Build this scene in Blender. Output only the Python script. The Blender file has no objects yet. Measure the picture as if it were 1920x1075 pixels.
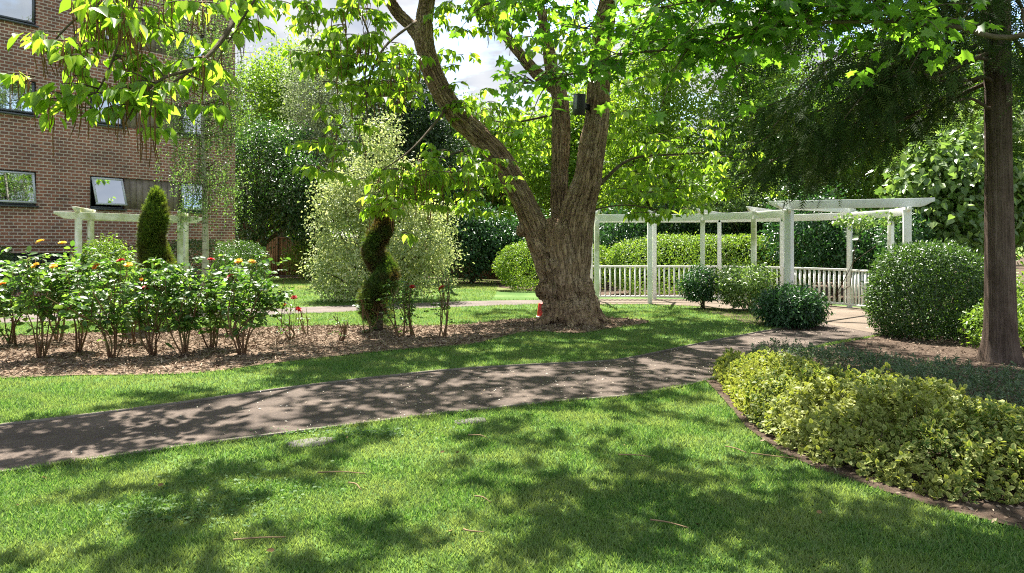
import bpy, bmesh, math
import numpy as np
from mathutils import Vector, noise as mnoise

rng = np.random.default_rng(11)
S = bpy.context.scene
C = S.collection
R = math.radians
# ------------------------------------------------------------------ camera, sky, sun, exposure
FPX, EYE, V0, U0 = 1400.0, 1.6, 455.0, 960.0          # focal length in photo pixels, eye height, horizon row, centre column
cam = bpy.data.cameras.new("camera"); co = bpy.data.objects.new("camera", cam); C.objects.link(co)
co.location = (0, 0, EYE); co.rotation_euler = (R(90), 0, 0)
cam.sensor_width = 36; cam.lens = FPX / 1920 * 36; cam.shift_y = -(537.5 - V0) / 1920
cam.clip_start = 0.05; cam.clip_end = 2000
S.camera = co

SUN_EL, SUN_AZ = 61.0, -12.0                           # azimuth from straight ahead (+Y), positive to the right
el, az = R(SUN_EL), R(SUN_AZ)
to_sun = Vector((math.sin(az) * math.cos(el), math.cos(az) * math.cos(el), math.sin(el)))
sl = bpy.data.lights.new("sun", 'SUN'); sl.energy = 5.0; sl.angle = R(0.65); sl.color = (1.0, 0.95, 0.86)
so = bpy.data.objects.new("sun", sl); C.objects.link(so)
so.rotation_euler = (-to_sun).to_track_quat('-Z', 'Y').to_euler(); so.location = (0, 0, 40)

W = bpy.data.worlds.new("World"); S.world = W; W.use_nodes = True
nt = W.node_tree; nt.nodes.clear()
def wn(t, **k):
    n = nt.nodes.new(t)
    for a, b in k.items(): setattr(n, a, b)
    return n
sky = wn('ShaderNodeTexSky', sky_type='NISHITA', sun_disc=False)
sky.sun_elevation = el; sky.sun_rotation = az
sky.air_density = 1.0; sky.dust_density = 0.25; sky.ozone_density = 1.0
tc = wn('ShaderNodeTexCoord'); mp = wn('ShaderNodeMapping'); mp.inputs['Scale'].default_value = (2.2, 2.2, 5.0); mp.inputs['Location'].default_value = (.35, .1, .2)
nz = wn('ShaderNodeTexNoise'); nz.inputs['Scale'].default_value = 1.6; nz.inputs['Detail'].default_value = 7; nz.inputs['Roughness'].default_value = .55
cr = wn('ShaderNodeValToRGB'); cr.color_ramp.elements[0].position = .36; cr.color_ramp.elements[1].position = .49
mx = wn('ShaderNodeMixRGB'); mx.inputs['Color2'].default_value = (3.6, 3.8, 4.1, 1)
bg = wn('ShaderNodeBackground'); bg.inputs['Strength'].default_value = 0.15; ow = wn('ShaderNodeOutputWorld')
L = nt.links.new
L(tc.outputs['Generated'], mp.inputs['Vector']); L(mp.outputs['Vector'], nz.inputs['Vector']); L(nz.outputs['Fac'], cr.inputs['Fac'])
nz2 = wn('ShaderNodeTexNoise'); nz2.inputs['Scale'].default_value = 5; nz2.inputs['Detail'].default_value = 6; L(mp.outputs['Vector'], nz2.inputs['Vector'])
cr2 = wn('ShaderNodeValToRGB'); cr2.color_ramp.elements[0].position = .35; cr2.color_ramp.elements[1].position = .62; cr2.color_ramp.elements[0].color = (1.1, 1.2, 1.4, 1); cr2.color_ramp.elements[1].color = (1.6, 1.63, 1.7, 1)
L(nz2.outputs['Fac'], cr2.inputs['Fac']); L(cr2.outputs['Color'], mx.inputs['Color2'])
L(cr.outputs['Color'], mx.inputs['Fac']); L(sky.outputs['Color'], mx.inputs['Color1']); L(mx.outputs['Color'], bg.inputs['Color']); L(bg.outputs['Background'], ow.inputs['Surface'])

S.view_settings.view_transform = 'Standard'; S.view_settings.look = 'None'; S.view_settings.gamma = 1
S.view_settings.use_curve_mapping = False
S.view_settings.exposure = 1.98
S.render.engine = 'CYCLES'
S.cycles.filter_width = 1.1; S.cycles.max_bounces = 8; S.cycles.diffuse_bounces = 4; S.cycles.glossy_bounces = 3; S.cycles.transmission_bounces = 5; S.cycles.transparent_max_bounces = 8
S.cycles.sample_clamp_indirect = 6; S.cycles.caustics_reflective = False; S.cycles.caustics_refractive = False
try:
    S.cycles.use_denoising = False; S.cycles.denoiser = 'OPENIMAGEDENOISE'; S.cycles.denoising_input_passes = 'RGB_ALBEDO_NORMAL'; S.cycles.denoising_prefilter = 'ACCURATE'
except Exception: pass

# ------------------------------------------------------------------ helpers
def G(u, v, z=0.0):
    """The point at height z that the photo shows at pixel (u, v)."""
    y = FPX * (EYE - z) / (v - V0); return ((u - U0) / FPX * y, y, z)
def at(u, v, y):
    return np.array(((u - U0) / FPX * y, y, EYE - (v - V0) / FPX * y))
def norm(a):
    a = np.asarray(a, float); return a / np.maximum(np.linalg.norm(a, axis=-1, keepdims=True), 1e-9)
def rdir(n):
    return norm(rng.normal(size=(n, 3)))
def tag(o, label=None, cat=None, group=None, kind=None):
    if label: o['label'] = label
    if cat: o['category'] = cat
    if group: o['group'] = group
    if kind: o['kind'] = kind
    return o
def empty(name, loc, label, cat, group=None):
    o = bpy.data.objects.new(name, None); C.objects.link(o); o.location = loc; o.empty_display_size = .2
    return tag(o, label, cat, group)
def link(name, me, mat, parent=None, world=True):
    """Link a mesh whose coordinates are in world space; under a parent they are moved to the parent's frame."""
    o = bpy.data.objects.new(name, me); C.objects.link(o)
    if mat is not None:
        for m in (mat if isinstance(mat, (list, tuple)) else [mat]): me.materials.append(m)
    if parent is not None:
        o.parent = parent
        if world:
            p = parent; off = Vector((0, 0, 0))
            while p is not None: off += p.location; p = p.parent
            me.transform(__import__('mathutils').Matrix.Translation(-off))
    return o
def mesh_arrays(name, Vt, loops, starts, totals, rnd=None, smooth=False, vec=None):
    me = bpy.data.meshes.new(name)
    me.vertices.add(len(Vt)); me.vertices.foreach_set('co', np.ascontiguousarray(Vt, np.float32).ravel())
    me.loops.add(len(loops)); me.loops.foreach_set('vertex_index', np.ascontiguousarray(loops, np.int32))
    me.polygons.add(len(starts)); me.polygons.foreach_set('loop_start', np.ascontiguousarray(starts, np.int32))
    try: me.polygons.foreach_set('loop_total', np.ascontiguousarray(totals, np.int32))
    except Exception: pass
    if smooth: me.polygons.foreach_set('use_smooth', np.ones(len(starts), bool))
    if rnd is not None:
        a = me.attributes.new('rnd', 'FLOAT', 'POINT'); a.data.foreach_set('value', np.ascontiguousarray(rnd, np.float32))
    if vec is not None:
        a = me.attributes.new('bark', 'FLOAT_VECTOR', 'POINT'); a.data.foreach_set('vector', np.ascontiguousarray(vec, np.float32).ravel())
    me.update(calc_edges=True); me.validate()
    return me
# leaf outlines: (verts along x = length 1, y = width, z), faces
def mirror(half, n_in):
    v = [(0, 0, 0)] + half
    tip = len(v) - 1
    out = list(v); idx = {0: 0, tip: tip}
    for i in range(1, tip):
        idx[i] = len(out); out.append((v[i][0], -v[i][1], v[i][2]))
    return np.array(out, float), [list(range(0, tip + 1)), [idx[i] for i in range(tip, -1, -1)]]
T_DIAMOND = (np.array([(0, 0, 0), (.45, .28, .06), (1, 0, -.06), (.45, -.28, .06)], float), [[0, 1, 2], [0, 2, 3]])
T_OVAL = mirror([(.28, .2, .05), (.68, .19, .03), (1, 0, -.1)], 0)
T_NARROW = mirror([(.3, .11, .03), (.7, .09, .02), (1, 0, -.1)], 0)
T_HEART = mirror([(-.1, .2, .02), (.1, .38, .07), (.45, .34, .05), (.78, .13, -.03), (1, 0, -.16)], 0)
T_MAPLE = mirror([(-.1, .3, .0), (.12, .26, .03), (.2, .58, -.03), (.42, .26, .04), (.66, .36, -.02), (.68, .14, .02), (1, 0, -.08)], 0)
def frond():
    V = [(0, .012, 0), (0, -.012, 0), (1, 0, -.12)]; Fc = [[0, 1, 2]]
    for k in range(6):
        x = .1 + k * .14; l = .34 * (1 - .1 * k)
        for s in (1, -1):
            b = len(V); z = -.12 * x * x
            V += [(x, 0, z), (x + .07, 0, z), (x + l * .75, s * l * .62, z - .07)]
            Fc.append([b, b + 1, b + 2] if s < 0 else [b + 1, b, b + 2])
    return np.array(V, float), Fc
T_FROND = frond()
def leaf_mesh(name, P, A, N, size, tmpl, width=1.0, rnd=None, curl=None, edge=False):
    P = np.asarray(P, float); n = len(P)
    tv, tf = tmpl; m = len(tv)
    A = norm(A); N = np.asarray(N, float); N = norm(N - (N * A).sum(1, keepdims=True) * A); B = np.cross(N, A)
    size = np.broadcast_to(np.asarray(size, float), (n,))
    z = tv[None, :, 2] * (1.0 if curl is None else curl[:, None])
    Vt = P[:, None, :] + size[:, None, None] * (tv[None, :, 0, None] * A[:, None, :] + width * tv[None, :, 1, None] * B[:, None, :] + z[:, :, None] * N[:, None, :])
    fl = np.concatenate([np.array(f) for f in tf]); fs = np.array([len(f) for f in tf])
    loops = (np.arange(n)[:, None] * m + fl[None, :]).ravel()
    totals = np.tile(fs, n); starts = np.concatenate([[0], np.cumsum(totals)[:-1]])
    if rnd is None: rnd = rng.random(n)
    me = mesh_arrays(name, Vt.reshape(-1, 3), loops, starts, totals, np.repeat(rnd, m))
    if edge:
        a = me.attributes.new('edge', 'FLOAT', 'POINT'); e_ = np.abs(tv[:, 1]); e_ = e_ / e_.max(); e_[(tv[:, 0] > .9)] = .8; a.data.foreach_set('value', np.tile(e_, n).astype(np.float32))
    return me
class MB:
    """Collects boxes, bars, tubes and polygons; build() links them as one mesh object."""
    def __init__(s): s.V = []; s.F = []; s.B = []; s.barked = False
    def add(s, V, F, B=None):
        o = sum(len(a) for a in s.V); s.V.append(np.asarray(V, float)); s.F += [[i + o for i in f] for f in F]
        s.B.append(np.zeros((len(V), 3)) if B is None else np.asarray(B)); s.barked |= B is not None
        return s
    def box(s, c, d, ax=(1, 0, 0), up=(0, 0, 1)):
        c = np.asarray(c, float); ax = norm(ax); up = norm(np.asarray(up, float) - np.dot(up, ax) * ax); ay = np.cross(up, ax)
        V = [c + ax * d[0] / 2 * i + ay * d[1] / 2 * j + up * d[2] / 2 * k for i in (-1, 1) for j in (-1, 1) for k in (-1, 1)]
        return s.add(V, [[0, 1, 3, 2], [4, 6, 7, 5], [0, 4, 5, 1], [2, 3, 7, 6], [0, 2, 6, 4], [1, 5, 7, 3]])
    def bar(s, a, b, w, h, up=(0, 0, 1)):
        a = np.asarray(a, float); b = np.asarray(b, float)
        return s.box((a + b) / 2, (np.linalg.norm(b - a), w, h), b - a, up)
    def prism(s, poly, depth_vec):
        a = np.asarray(poly, float); b = a + np.asarray(depth_vec, float); n = len(a)
        return s.add(np.vstack([a, b]), [list(range(n))[::-1], [n + i for i in range(n)]] + [[i, (i + 1) % n, n + (i + 1) % n, n + i] for i in range(n)])
    def tube(s, pts, rad, n=8, cap=True):
        pts = np.asarray(pts, float); rad = np.broadcast_to(np.asarray(rad, float), (len(pts),)); k = len(pts)
        T = norm(np.gradient(pts, axis=0)); ref = np.array([0, 1, 0]) if abs(T[:, 1]).max() < .9 else np.array([1, 0, 0])
        X = norm(np.cross(T, np.broadcast_to(ref, T.shape)) + 1e-9); Y = np.cross(T, X)
        ph = np.arange(n) / n * 2 * np.pi
        V = pts[:, None] + rad[:, None, None] * (np.cos(ph)[None, :, None] * X[:, None] + np.sin(ph)[None, :, None] * Y[:, None])
        ln = np.concatenate([[0], np.cumsum(np.linalg.norm(np.diff(pts, axis=0), axis=1))])
        Bk = np.stack([np.broadcast_to(np.cos(ph) * rad.mean(), (k, n)), np.broadcast_to(np.sin(ph) * rad.mean(), (k, n)), np.broadcast_to(ln[:, None], (k, n))], -1)
        F = [[i * n + j, i * n + (j + 1) % n, (i + 1) * n + (j + 1) % n, (i + 1) * n + j] for i in range(k - 1) for j in range(n)]
        if cap: F += [list(range(n))[::-1], [(k - 1) * n + j for j in range(n)]]
        return s.add(V.reshape(-1, 3), F, Bk.reshape(-1, 3))
    def mesh(s, name, smooth=False):
        fl = np.concatenate([np.array(f) for f in s.F]); t = np.array([len(f) for f in s.F])
        return mesh_arrays(name, np.vstack(s.V), fl, np.concatenate([[0], np.cumsum(t)[:-1]]), t, smooth=smooth, vec=np.vstack(s.B) if s.barked else None)
    def build(s, name, mat, parent=None, smooth=False, bevel=0):
        o = link(name, s.mesh(name, smooth), mat, parent)
        if bevel:
            b = o.modifiers.new('bevel', 'BEVEL'); b.width = bevel; b.segments = 2; b.limit_method = 'ANGLE'
        return o
def curve(pts, n=12):
    """Smooth Catmull-Rom line through points (any number of columns)."""
    p = np.asarray(pts, float); p = np.vstack([2 * p[0] - p[1], p, 2 * p[-1] - p[-2]]); out = []
    for i in range(1, len(p) - 2):
        for t in np.linspace(0, 1, n, endpoint=False):
            a, b, c, d = p[i - 1], p[i], p[i + 1], p[i + 2]
            out.append(.5 * (2 * b + (c - a) * t + (2 * a - 5 * b + 4 * c - d) * t * t + (3 * b - a - 3 * c + d) * t ** 3))
    out.append(p[-2]); return np.array(out)
def inside(P, poly):
    x, y = P[:, 0], P[:, 1]; r = np.zeros(len(P), bool); q = np.asarray(poly, float)[:, :2]
    for (x1, y1), (x2, y2) in zip(q, np.roll(q, -1, 0)):
        with np.errstate(divide='ignore', invalid='ignore'):
            r ^= ((y1 > y) != (y2 > y)) & (x < (x2 - x1) * (y - y1) / (y2 - y1 + 1e-12) + x1)
    return r
def edge_dist(P, poly):
    q = np.asarray(poly, float)[:, :2]; d = np.full(len(P), 1e9)
    for a, b in zip(q, np.roll(q, -1, 0)):
        ab = b - a; t = np.clip(((P[:, :2] - a) @ ab) / (ab @ ab + 1e-12), 0, 1)
        d = np.minimum(d, np.linalg.norm(P[:, :2] - a - t[:, None] * ab, axis=1))
    return d
def n3(P, f=1.0, s=0.0):
    return np.array([mnoise.noise(Vector((p[0] * f + s, p[1] * f, p[2] * f - s))) for p in P])
def sheet(name, poly, z, mat, **k):
    me = bpy.data.meshes.new(name); bm = bmesh.new()
    f = bm.faces.new([bm.verts.new((p[0], p[1], z)) for p in poly])
    if f.normal.z < 0 or True:
        bm.normal_update()
        if f.normal.z < 0: f.normal_flip()
    bmesh.ops.triangulate(bm, faces=bm.faces[:]); bm.to_mesh(me); bm.free()
    return tag(link(name, me, mat), kind='structure', **k)

# ------------------------------------------------------------------ materials
def newmat(name):
    m = bpy.data.materials.new(name); m.use_nodes = True; t = m.node_tree; b = t.nodes['Principled BSDF']
    return m, t, b
def ramp(t, stops):
    r = t.nodes.new('ShaderNodeValToRGB'); e = r.color_ramp.elements
    e[0].position, e[0].color = stops[0][0], (*stops[0][1], 1)
    e[1].position, e[1].color = stops[-1][0], (*stops[-1][1], 1)
    for p, c in stops[1:-1]:
        k = e.new(p); k.color = (*c, 1)
    return r
def noise_node(t, scale, detail=4, rough=.55, vec=None, dist=0):
    n = t.nodes.new('ShaderNodeTexNoise'); n.inputs['Scale'].default_value = scale; n.inputs['Detail'].default_value = detail
    n.inputs['Roughness'].default_value = rough; n.inputs['Distortion'].default_value = dist
    if vec is not None: t.links.new(vec, n.inputs['Vector'])
    return n
def leafmat(name, c0, c1, c2, trans=.4, tcol=None, rough=.45, spec=.4, patch=0, patch_col=None, margin=None):
    """Leaf surface: colour varies from leaf to leaf; part of the light passes through the blade."""
    m, t, b = newmat(name); l = t.links.new
    a = t.nodes.new('ShaderNodeAttribute'); a.attribute_name = 'rnd'
    r = ramp(t, [(0, c0), (.5, c1), (1, c2)]); l(a.outputs['Fac'], r.inputs['Fac']); col = r.outputs['Color']
    if patch:
        g = t.nodes.new('ShaderNodeNewGeometry'); n = noise_node(t, patch, 2, .5, g.outputs['Position'])
        q = ramp(t, [(.42, (0, 0, 0)), (.62, (1, 1, 1))]); l(n.outputs['Fac'], q.inputs['Fac'])
        x = t.nodes.new('ShaderNodeMixRGB'); l(q.outputs['Color'], x.inputs['Fac']); l(col, x.inputs['Color1'])
        x.inputs['Color2'].default_value = (*patch_col, 1); col = x.outputs['Color']
    if margin:
        e = t.nodes.new('ShaderNodeAttribute'); e.attribute_name = 'edge'; q = ramp(t, [(.56, (0, 0, 0)), (.74, (1, 1, 1))]); l(e.outputs['Fac'], q.inputs['Fac'])
        mr = t.nodes.new('ShaderNodeMixRGB'); l(a.outputs['Fac'], mr.inputs['Fac']); mr.inputs['Color1'].default_value = (*[c * .55 for c in margin], 1); mr.inputs['Color2'].default_value = (*margin, 1)
        x = t.nodes.new('ShaderNodeMixRGB'); l(q.outputs['Color'], x.inputs['Fac']); l(col, x.inputs['Color1']); l(mr.outputs['Color'], x.inputs['Color2']); col = x.outputs['Color']
    l(col, b.inputs['Base Color']); b.inputs['Roughness'].default_value = rough; b.inputs['Specular IOR Level'].default_value = spec
    if trans:
        tr = t.nodes.new('ShaderNodeBsdfTranslucent'); x = t.nodes.new('ShaderNodeMixRGB'); x.blend_type = 'MULTIPLY'; x.inputs['Fac'].default_value = 1
        l(col, x.inputs['Color1']); x.inputs['Color2'].default_value = (*(tcol or (2.2, 2.0, .9)), 1); l(x.outputs['Color'], tr.inputs['Color'])
        ms = t.nodes.new('ShaderNodeMixShader'); ms.inputs['Fac'].default_value = trans
        l(b.outputs['BSDF'], ms.inputs[1]); l(tr.outputs['BSDF'], ms.inputs[2]); l(ms.outputs['Shader'], t.nodes['Material Output'].inputs['Surface'])
    return m
def plain(name, c, rough=.6, spec=.3, metal=0, var=0, scale=6, c2=None, bump=0, coords='Object'):
    m, t, b = newmat(name); b.inputs['Roughness'].default_value = rough; b.inputs['Specular IOR Level'].default_value = spec; b.inputs['Metallic'].default_value = metal
    b.inputs['Base Color'].default_value = (*c, 1)
    if var or c2 or bump:
        tc = t.nodes.new('ShaderNodeTexCoord'); n = noise_node(t, scale, 5, .6, tc.outputs[coords])
        c2 = c2 or tuple(x * (1 - var) for x in c); r = ramp(t, [(.38, c2), (.6, c)]); t.links.new(n.outputs['Fac'], r.inputs['Fac']); t.links.new(r.outputs['Color'], b.inputs['Base Color'])
        if bump:
            n2 = noise_node(t, scale * 6, 4, .7, tc.outputs[coords]); bp = t.nodes.new('ShaderNodeBump'); bp.inputs['Strength'].default_value = bump; bp.inputs['Distance'].default_value = .02
            t.links.new(n2.outputs['Fac'], bp.inputs['Height']); t.links.new(bp.outputs['Normal'], b.inputs['Normal'])
    return m
def barkmat(name, c0, c1, c2, fx=26, fz=3.2, strength=1.0, dist=.05):
    """Bark with ridges that run along the limb, from the 'bark' vector (around, around, along)."""
    m, t, b = newmat(name); l = t.links.new; b.inputs['Roughness'].default_value = .9; b.inputs['Specular IOR Level'].default_value = .15
    a = t.nodes.new('ShaderNodeAttribute'); a.attribute_name = 'bark'
    mp = t.nodes.new('ShaderNodeMapping'); mp.inputs['Scale'].default_value = (fx, fx, fz); l(a.outputs['Vector'], mp.inputs['Vector'])
    n = noise_node(t, 1, 4, .6, mp.outputs['Vector'], .6)
    rd = ramp(t, [(.3, (0, 0, 0)), (.48, (1, 1, 1)), (.53, (1, 1, 1)), (.75, (.1, .1, .1))]); l(n.outputs['Fac'], rd.inputs['Fac'])
    g = t.nodes.new('ShaderNodeNewGeometry'); n2 = noise_node(t, 3.0, 6, .65, g.outputs['Position'])
    r = ramp(t, [(.3, c0), (.5, c1), (.72, c2)]); l(n2.outputs['Fac'], r.inputs['Fac']); l(r.outputs['Color'], b.inputs['Base Color'])
    bp = t.nodes.new('ShaderNodeBump'); bp.inputs['Strength'].default_value = strength; bp.inputs['Distance'].default_value = dist
    l(rd.outputs['Color'], bp.inputs['Height']); l(bp.outputs['Normal'], b.inputs['Normal'])
    return m

M = {}
M['catalpa_leaf'] = leafmat('catalpa_leaf', (.09, .17, .02), (.15, .25, .035), (.23, .32, .06), .55, (2.3, 2.3, .9), .42, .4)
M['maple_leaf'] = leafmat('maple_leaf', (.045, .105, .02), (.08, .17, .03), (.13, .24, .045), .55, (2.6, 2.6, .8), .45, .4)
M['conifer_leaf'] = leafmat('conifer_leaf', (.016, .036, .009), (.03, .056, .013), (.06, .08, .02), .18, (1.8, 1.9, .7), .7, .12)
M['yew_leaf'] = leafmat('yew_leaf', (.018, .042, .014), (.03, .062, .02), (.05, .09, .026), .22, (1.6, 1.8, .8), .5, .35)
M['lime_leaf'] = leafmat('lime_leaf', (.075, .155, .024), (.14, .24, .036), (.23, .33, .065), .5, (2.2, 2.1, .7), .5, .35)
M['mid_leaf'] = leafmat('mid_leaf', (.055, .12, .024), (.1, .19, .036), (.18, .27, .06), .48, (2.2, 2.2, .8), .45, .4)
M['silver_leaf'] = leafmat('silver_leaf', (.1, .14, .07), (.19, .23, .13), (.34, .37, .25), .35, (1.5, 1.6, 1.1), .5, .35)
M['glossy_leaf'] = leafmat('glossy_leaf', (.02, .055, .018), (.035, .09, .025), (.065, .13, .035), .28, (2.0, 2.2, .8), .38, .5)
M['laurel_leaf'] = leafmat('laurel_leaf', (.022, .06, .025), (.035, .095, .035), (.06, .14, .045), .25, (1.9, 2.1, .8), .35, .5)
M['pale_leaf'] = leafmat('pale_leaf', (.07, .14, .035), (.13, .21, .06), (.25, .32, .13), .34, (1.8, 1.9, .9), .36, .6)
M['cream_leaf'] = leafmat('cream_leaf', (.1, .17, .05), (.36, .42, .19), (.68, .68, .44), .35, (1.4, 1.4, .9), .5, .35)
M['golden_leaf'] = leafmat('golden_leaf', (.035, .085, .018), (.07, .14, .026), (.16, .22, .05), .3, (1.6, 1.6, .7), .55, .25, 1.3, (.2, .23, .05), margin=(.37, .4, .12))
M['hebe_leaf'] = leafmat('hebe_leaf', (.05, .09, .045), (.1, .15, .08), (.19, .24, .15), .25, (1.6, 1.7, 1.0), .5, .35)
M['box_leaf'] = leafmat('box_leaf', (.03, .07, .018), (.05, .1, .025), (.085, .15, .035), .28, (2, 2.1, .8), .35, .5)
M['hedge_leaf'] = leafmat('hedge_leaf', (.07, .14, .025), (.13, .22, .035), (.22, .3, .06), .38, (1.9, 1.9, .8), .45, .4)
M['rose_leaf'] = leafmat('rose_leaf', (.035, .085, .022), (.07, .145, .035), (.15, .22, .065), .42, (2.2, 2.3, .8), .42, .5)
M['topiary_leaf'] = leafmat('topiary_leaf', (.035, .075, .016), (.065, .12, .024), (.14, .2, .04), .34, (1.8, 1.9, .7), .6, .3, 2.2, (.08, .055, .025))
M['green_topiary_leaf'] = leafmat('green_topiary_leaf', (.05, .095, .016), (.09, .15, .024), (.18, .24, .04), .38, (1.9, 2.0, .7), .6, .3, 2.2, (.06, .055, .02))
M['birch_leaf'] = leafmat('birch_leaf', (.06, .13, .035), (.1, .18, .05), (.2, .28, .12), .42, (1.9, 2, .9), .4, .5)
M['grass'] = leafmat('grass', (.058, .135, .03), (.1, .195, .048), (.2, .27, .1), .44, (1.6, 1.6, .9), .55, .3, 1.7, (.185, .245, .085))
M['weed'] = leafmat('weed', (.05, .11, .03), (.075, .15, .04), (.11, .18, .06), .3, (1.9, 2, .8), .6, .25)
M['pod'] = plain('pod', (.22, .105, .045), .7, .2, 0, .5, 9)
M['yellow_petal'] = leafmat('yellow_petal', (.75, .42, .03), (.85, .55, .05), (.9, .7, .2), .35, (1.1, 1.1, .9), .5, .3)
M['red_petal'] = leafmat('red_petal', (.22, .006, .008), (.4, .012, .012), (.55, .03, .02), .3, (1.3, 1.0, .9), .5, .3)
M['orange_petal'] = leafmat('orange_petal', (.6, .13, .02), (.75, .3, .04), (.8, .45, .08), .35, (1.1, 1.1, .9), .5, .3)
M['mulch'] = leafmat('mulch', (.1, .066, .046), (.21, .15, .105), (.4, .32, .24), 0, None, .9, .1)
M['soil_leaf'] = leafmat('soil_leaf', (.1, .06, .03), (.2, .13, .06), (.3, .22, .1), 0, None, .9, .1)
M['petal_litter'] = leafmat('petal_litter', (.35, .25, .15), (.6, .52, .4), (.75, .7, .6), 0, None, .8, .2)
M['catalpa_bark'] = barkmat('catalpa_bark', (.23, .145, .088), (.36, .245, .158), (.48, .36, .25), 15, 1.7, 1.0, .12)
M['cedar_bark'] = barkmat('cedar_bark', (.085, .058, .044), (.135, .095, .073), (.19, .14, .11), 34, .9, .8, .03)
M['bark'] = barkmat('bark', (.06, .045, .03), (.1, .075, .05), (.15, .12, .085), 30, 5, .6, .02)
M['rose_stem'] = barkmat('rose_stem', (.1, .05, .03), (.16, .09, .05), (.13, .14, .05), 60, 9, .3, .005)
M['white_paint'] = plain('white_paint', (.85, .85, .83), .5, .35, 0, 0, 3.0, (.76, .77, .7), .06)
M['green_white_paint'] = plain('green_white_paint', (.82, .81, .7), .65, .25, 0, 0, 2.2, (.44, .46, .24), .12)
M['cool_white_paint'] = plain('cool_white_paint', (.74, .76, .78), .5, .3, 0, 0, 2.0, (.6, .61, .58), .06)
M['frame_grey'] = plain('frame_grey', (.09, .1, .11), .4, .4)
M['sash_grey'] = plain('sash_grey', (.5, .52, .54), .4, .4)
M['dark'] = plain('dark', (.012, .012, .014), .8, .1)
M['curtain'] = plain('curtain', (.75, .77, .62), .9, .1, 0, .25, 5)
M['louvre'] = plain('louvre', (.055, .06, .07), .45, .4, .2)
M['panel'] = plain('panel', (.27, .22, .18), .75, .2, 0, .35, 2.5, None, .25)
M['black_plastic'] = plain('black_plastic', (.015, .015, .017), .4, .4)
M['lens'] = plain('lens', (.25, .27, .28), .1, .6)
M['red_plastic'] = plain('red_plastic', (.62, .045, .025), .45, .4, 0, .2, 8)
M['white_plastic'] = plain('white_plastic', (.7, .68, .65), .5, .4)
M['stone'] = plain('stone', (.15, .14, .125), .85, .2, 0, .4, 9, None, .5)
M['twig'] = plain('twig', (.26, .18, .1), .85, .15, 0, .3, 20)
M['kerb'] = plain('kerb', (.19, .165, .14), .9, .15, 0, .35, 4, None, .4)
M['concrete'] = plain('concrete', (.3, .28, .25), .85, .2, 0, .3, 6)

def ground_mat():
    m, t, b = newmat('lawn_ground'); l = t.links.new; g = t.nodes.new('ShaderNodeNewGeometry')
    n1 = noise_node(t, .7, 4, .6, g.outputs['Position']); n2 = noise_node(t, 40, 3, .7, g.outputs['Position'])
    r = ramp(t, [(.35, (.062, .128, .03)), (.55, (.095, .172, .045)), (.72, (.15, .21, .075))]); l(n1.outputs['Fac'], r.inputs['Fac'])
    r2 = ramp(t, [(.3, (.55, .55, .5)), (.7, (1.15, 1.15, 1.1))]); l(n2.outputs['Fac'], r2.inputs['Fac'])
    x = t.nodes.new('ShaderNodeMixRGB'); x.blend_type = 'MULTIPLY'; x.inputs['Fac'].default_value = 1; l(r.outputs['Color'], x.inputs['Color1']); l(r2.outputs['Color'], x.inputs['Color2'])
    # worn, brownish turf near the far fence
    s = t.nodes.new('ShaderNodeSeparateXYZ'); l(g.outputs['Position'], s.inputs[0])
    n3_ = noise_node(t, .25, 3, .6, g.outputs['Position'])
    r3 = ramp(t, [(.5, (0, 0, 0)), (.62, (1, 1, 1))]); l(n3_.outputs['Fac'], r3.inputs['Fac'])
    mr = t.nodes.new('ShaderNodeMapRange'); mr.inputs['From Min'].default_value = 24; mr.inputs['From Max'].default_value = 29; l(s.outputs['Y'], mr.inputs['Value'])
    mm = t.nodes.new('ShaderNodeMath'); mm.operation = 'MULTIPLY'; l(mr.outputs[0], mm.inputs[0]); l(r3.outputs['Color'], mm.inputs[1])
    y = t.nodes.new('ShaderNodeMixRGB'); l(mm.outputs[0], y.inputs['Fac']); l(x.outputs['Color'], y.inputs['Color1']); y.inputs['Color2'].default_value = (.34, .22, .1, 1)
    l(y.outputs['Color'], b.inputs['Base Color']); b.inputs['Roughness'].default_value = .9; b.inputs['Specular IOR Level'].default_value = .1
    bp = t.nodes.new('ShaderNodeBump'); bp.inputs['Strength'].default_value = .7; bp.inputs['Distance'].default_value = .02; l(n2.outputs['Fac'], bp.inputs['Height']); l(bp.outputs['Normal'], b.inputs['Normal'])
    return m
def soil_mat(name, c0, c1, c2, sc=9):
    m, t, b = newmat(name); l = t.links.new; g = t.nodes.new('ShaderNodeNewGeometry')
    n1 = noise_node(t, sc, 8, .7, g.outputs['Position']); r = ramp(t, [(.3, c0), (.5, c1), (.72, c2)]); l(n1.outputs['Fac'], r.inputs['Fac']); l(r.outputs['Color'], b.inputs['Base Color'])
    b.inputs['Roughness'].default_value = .95; b.inputs['Specular IOR Level'].default_value = .1
    n2 = noise_node(t, sc * 3, 6, .75, g.outputs['Position']); bp = t.nodes.new('ShaderNodeBump'); bp.inputs['Strength'].default_value = 1; bp.inputs['Distance'].default_value = .03; l(n2.outputs['Fac'], bp.inputs['Height']); l(bp.outputs['Normal'], b.inputs['Normal'])
    return m
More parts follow.
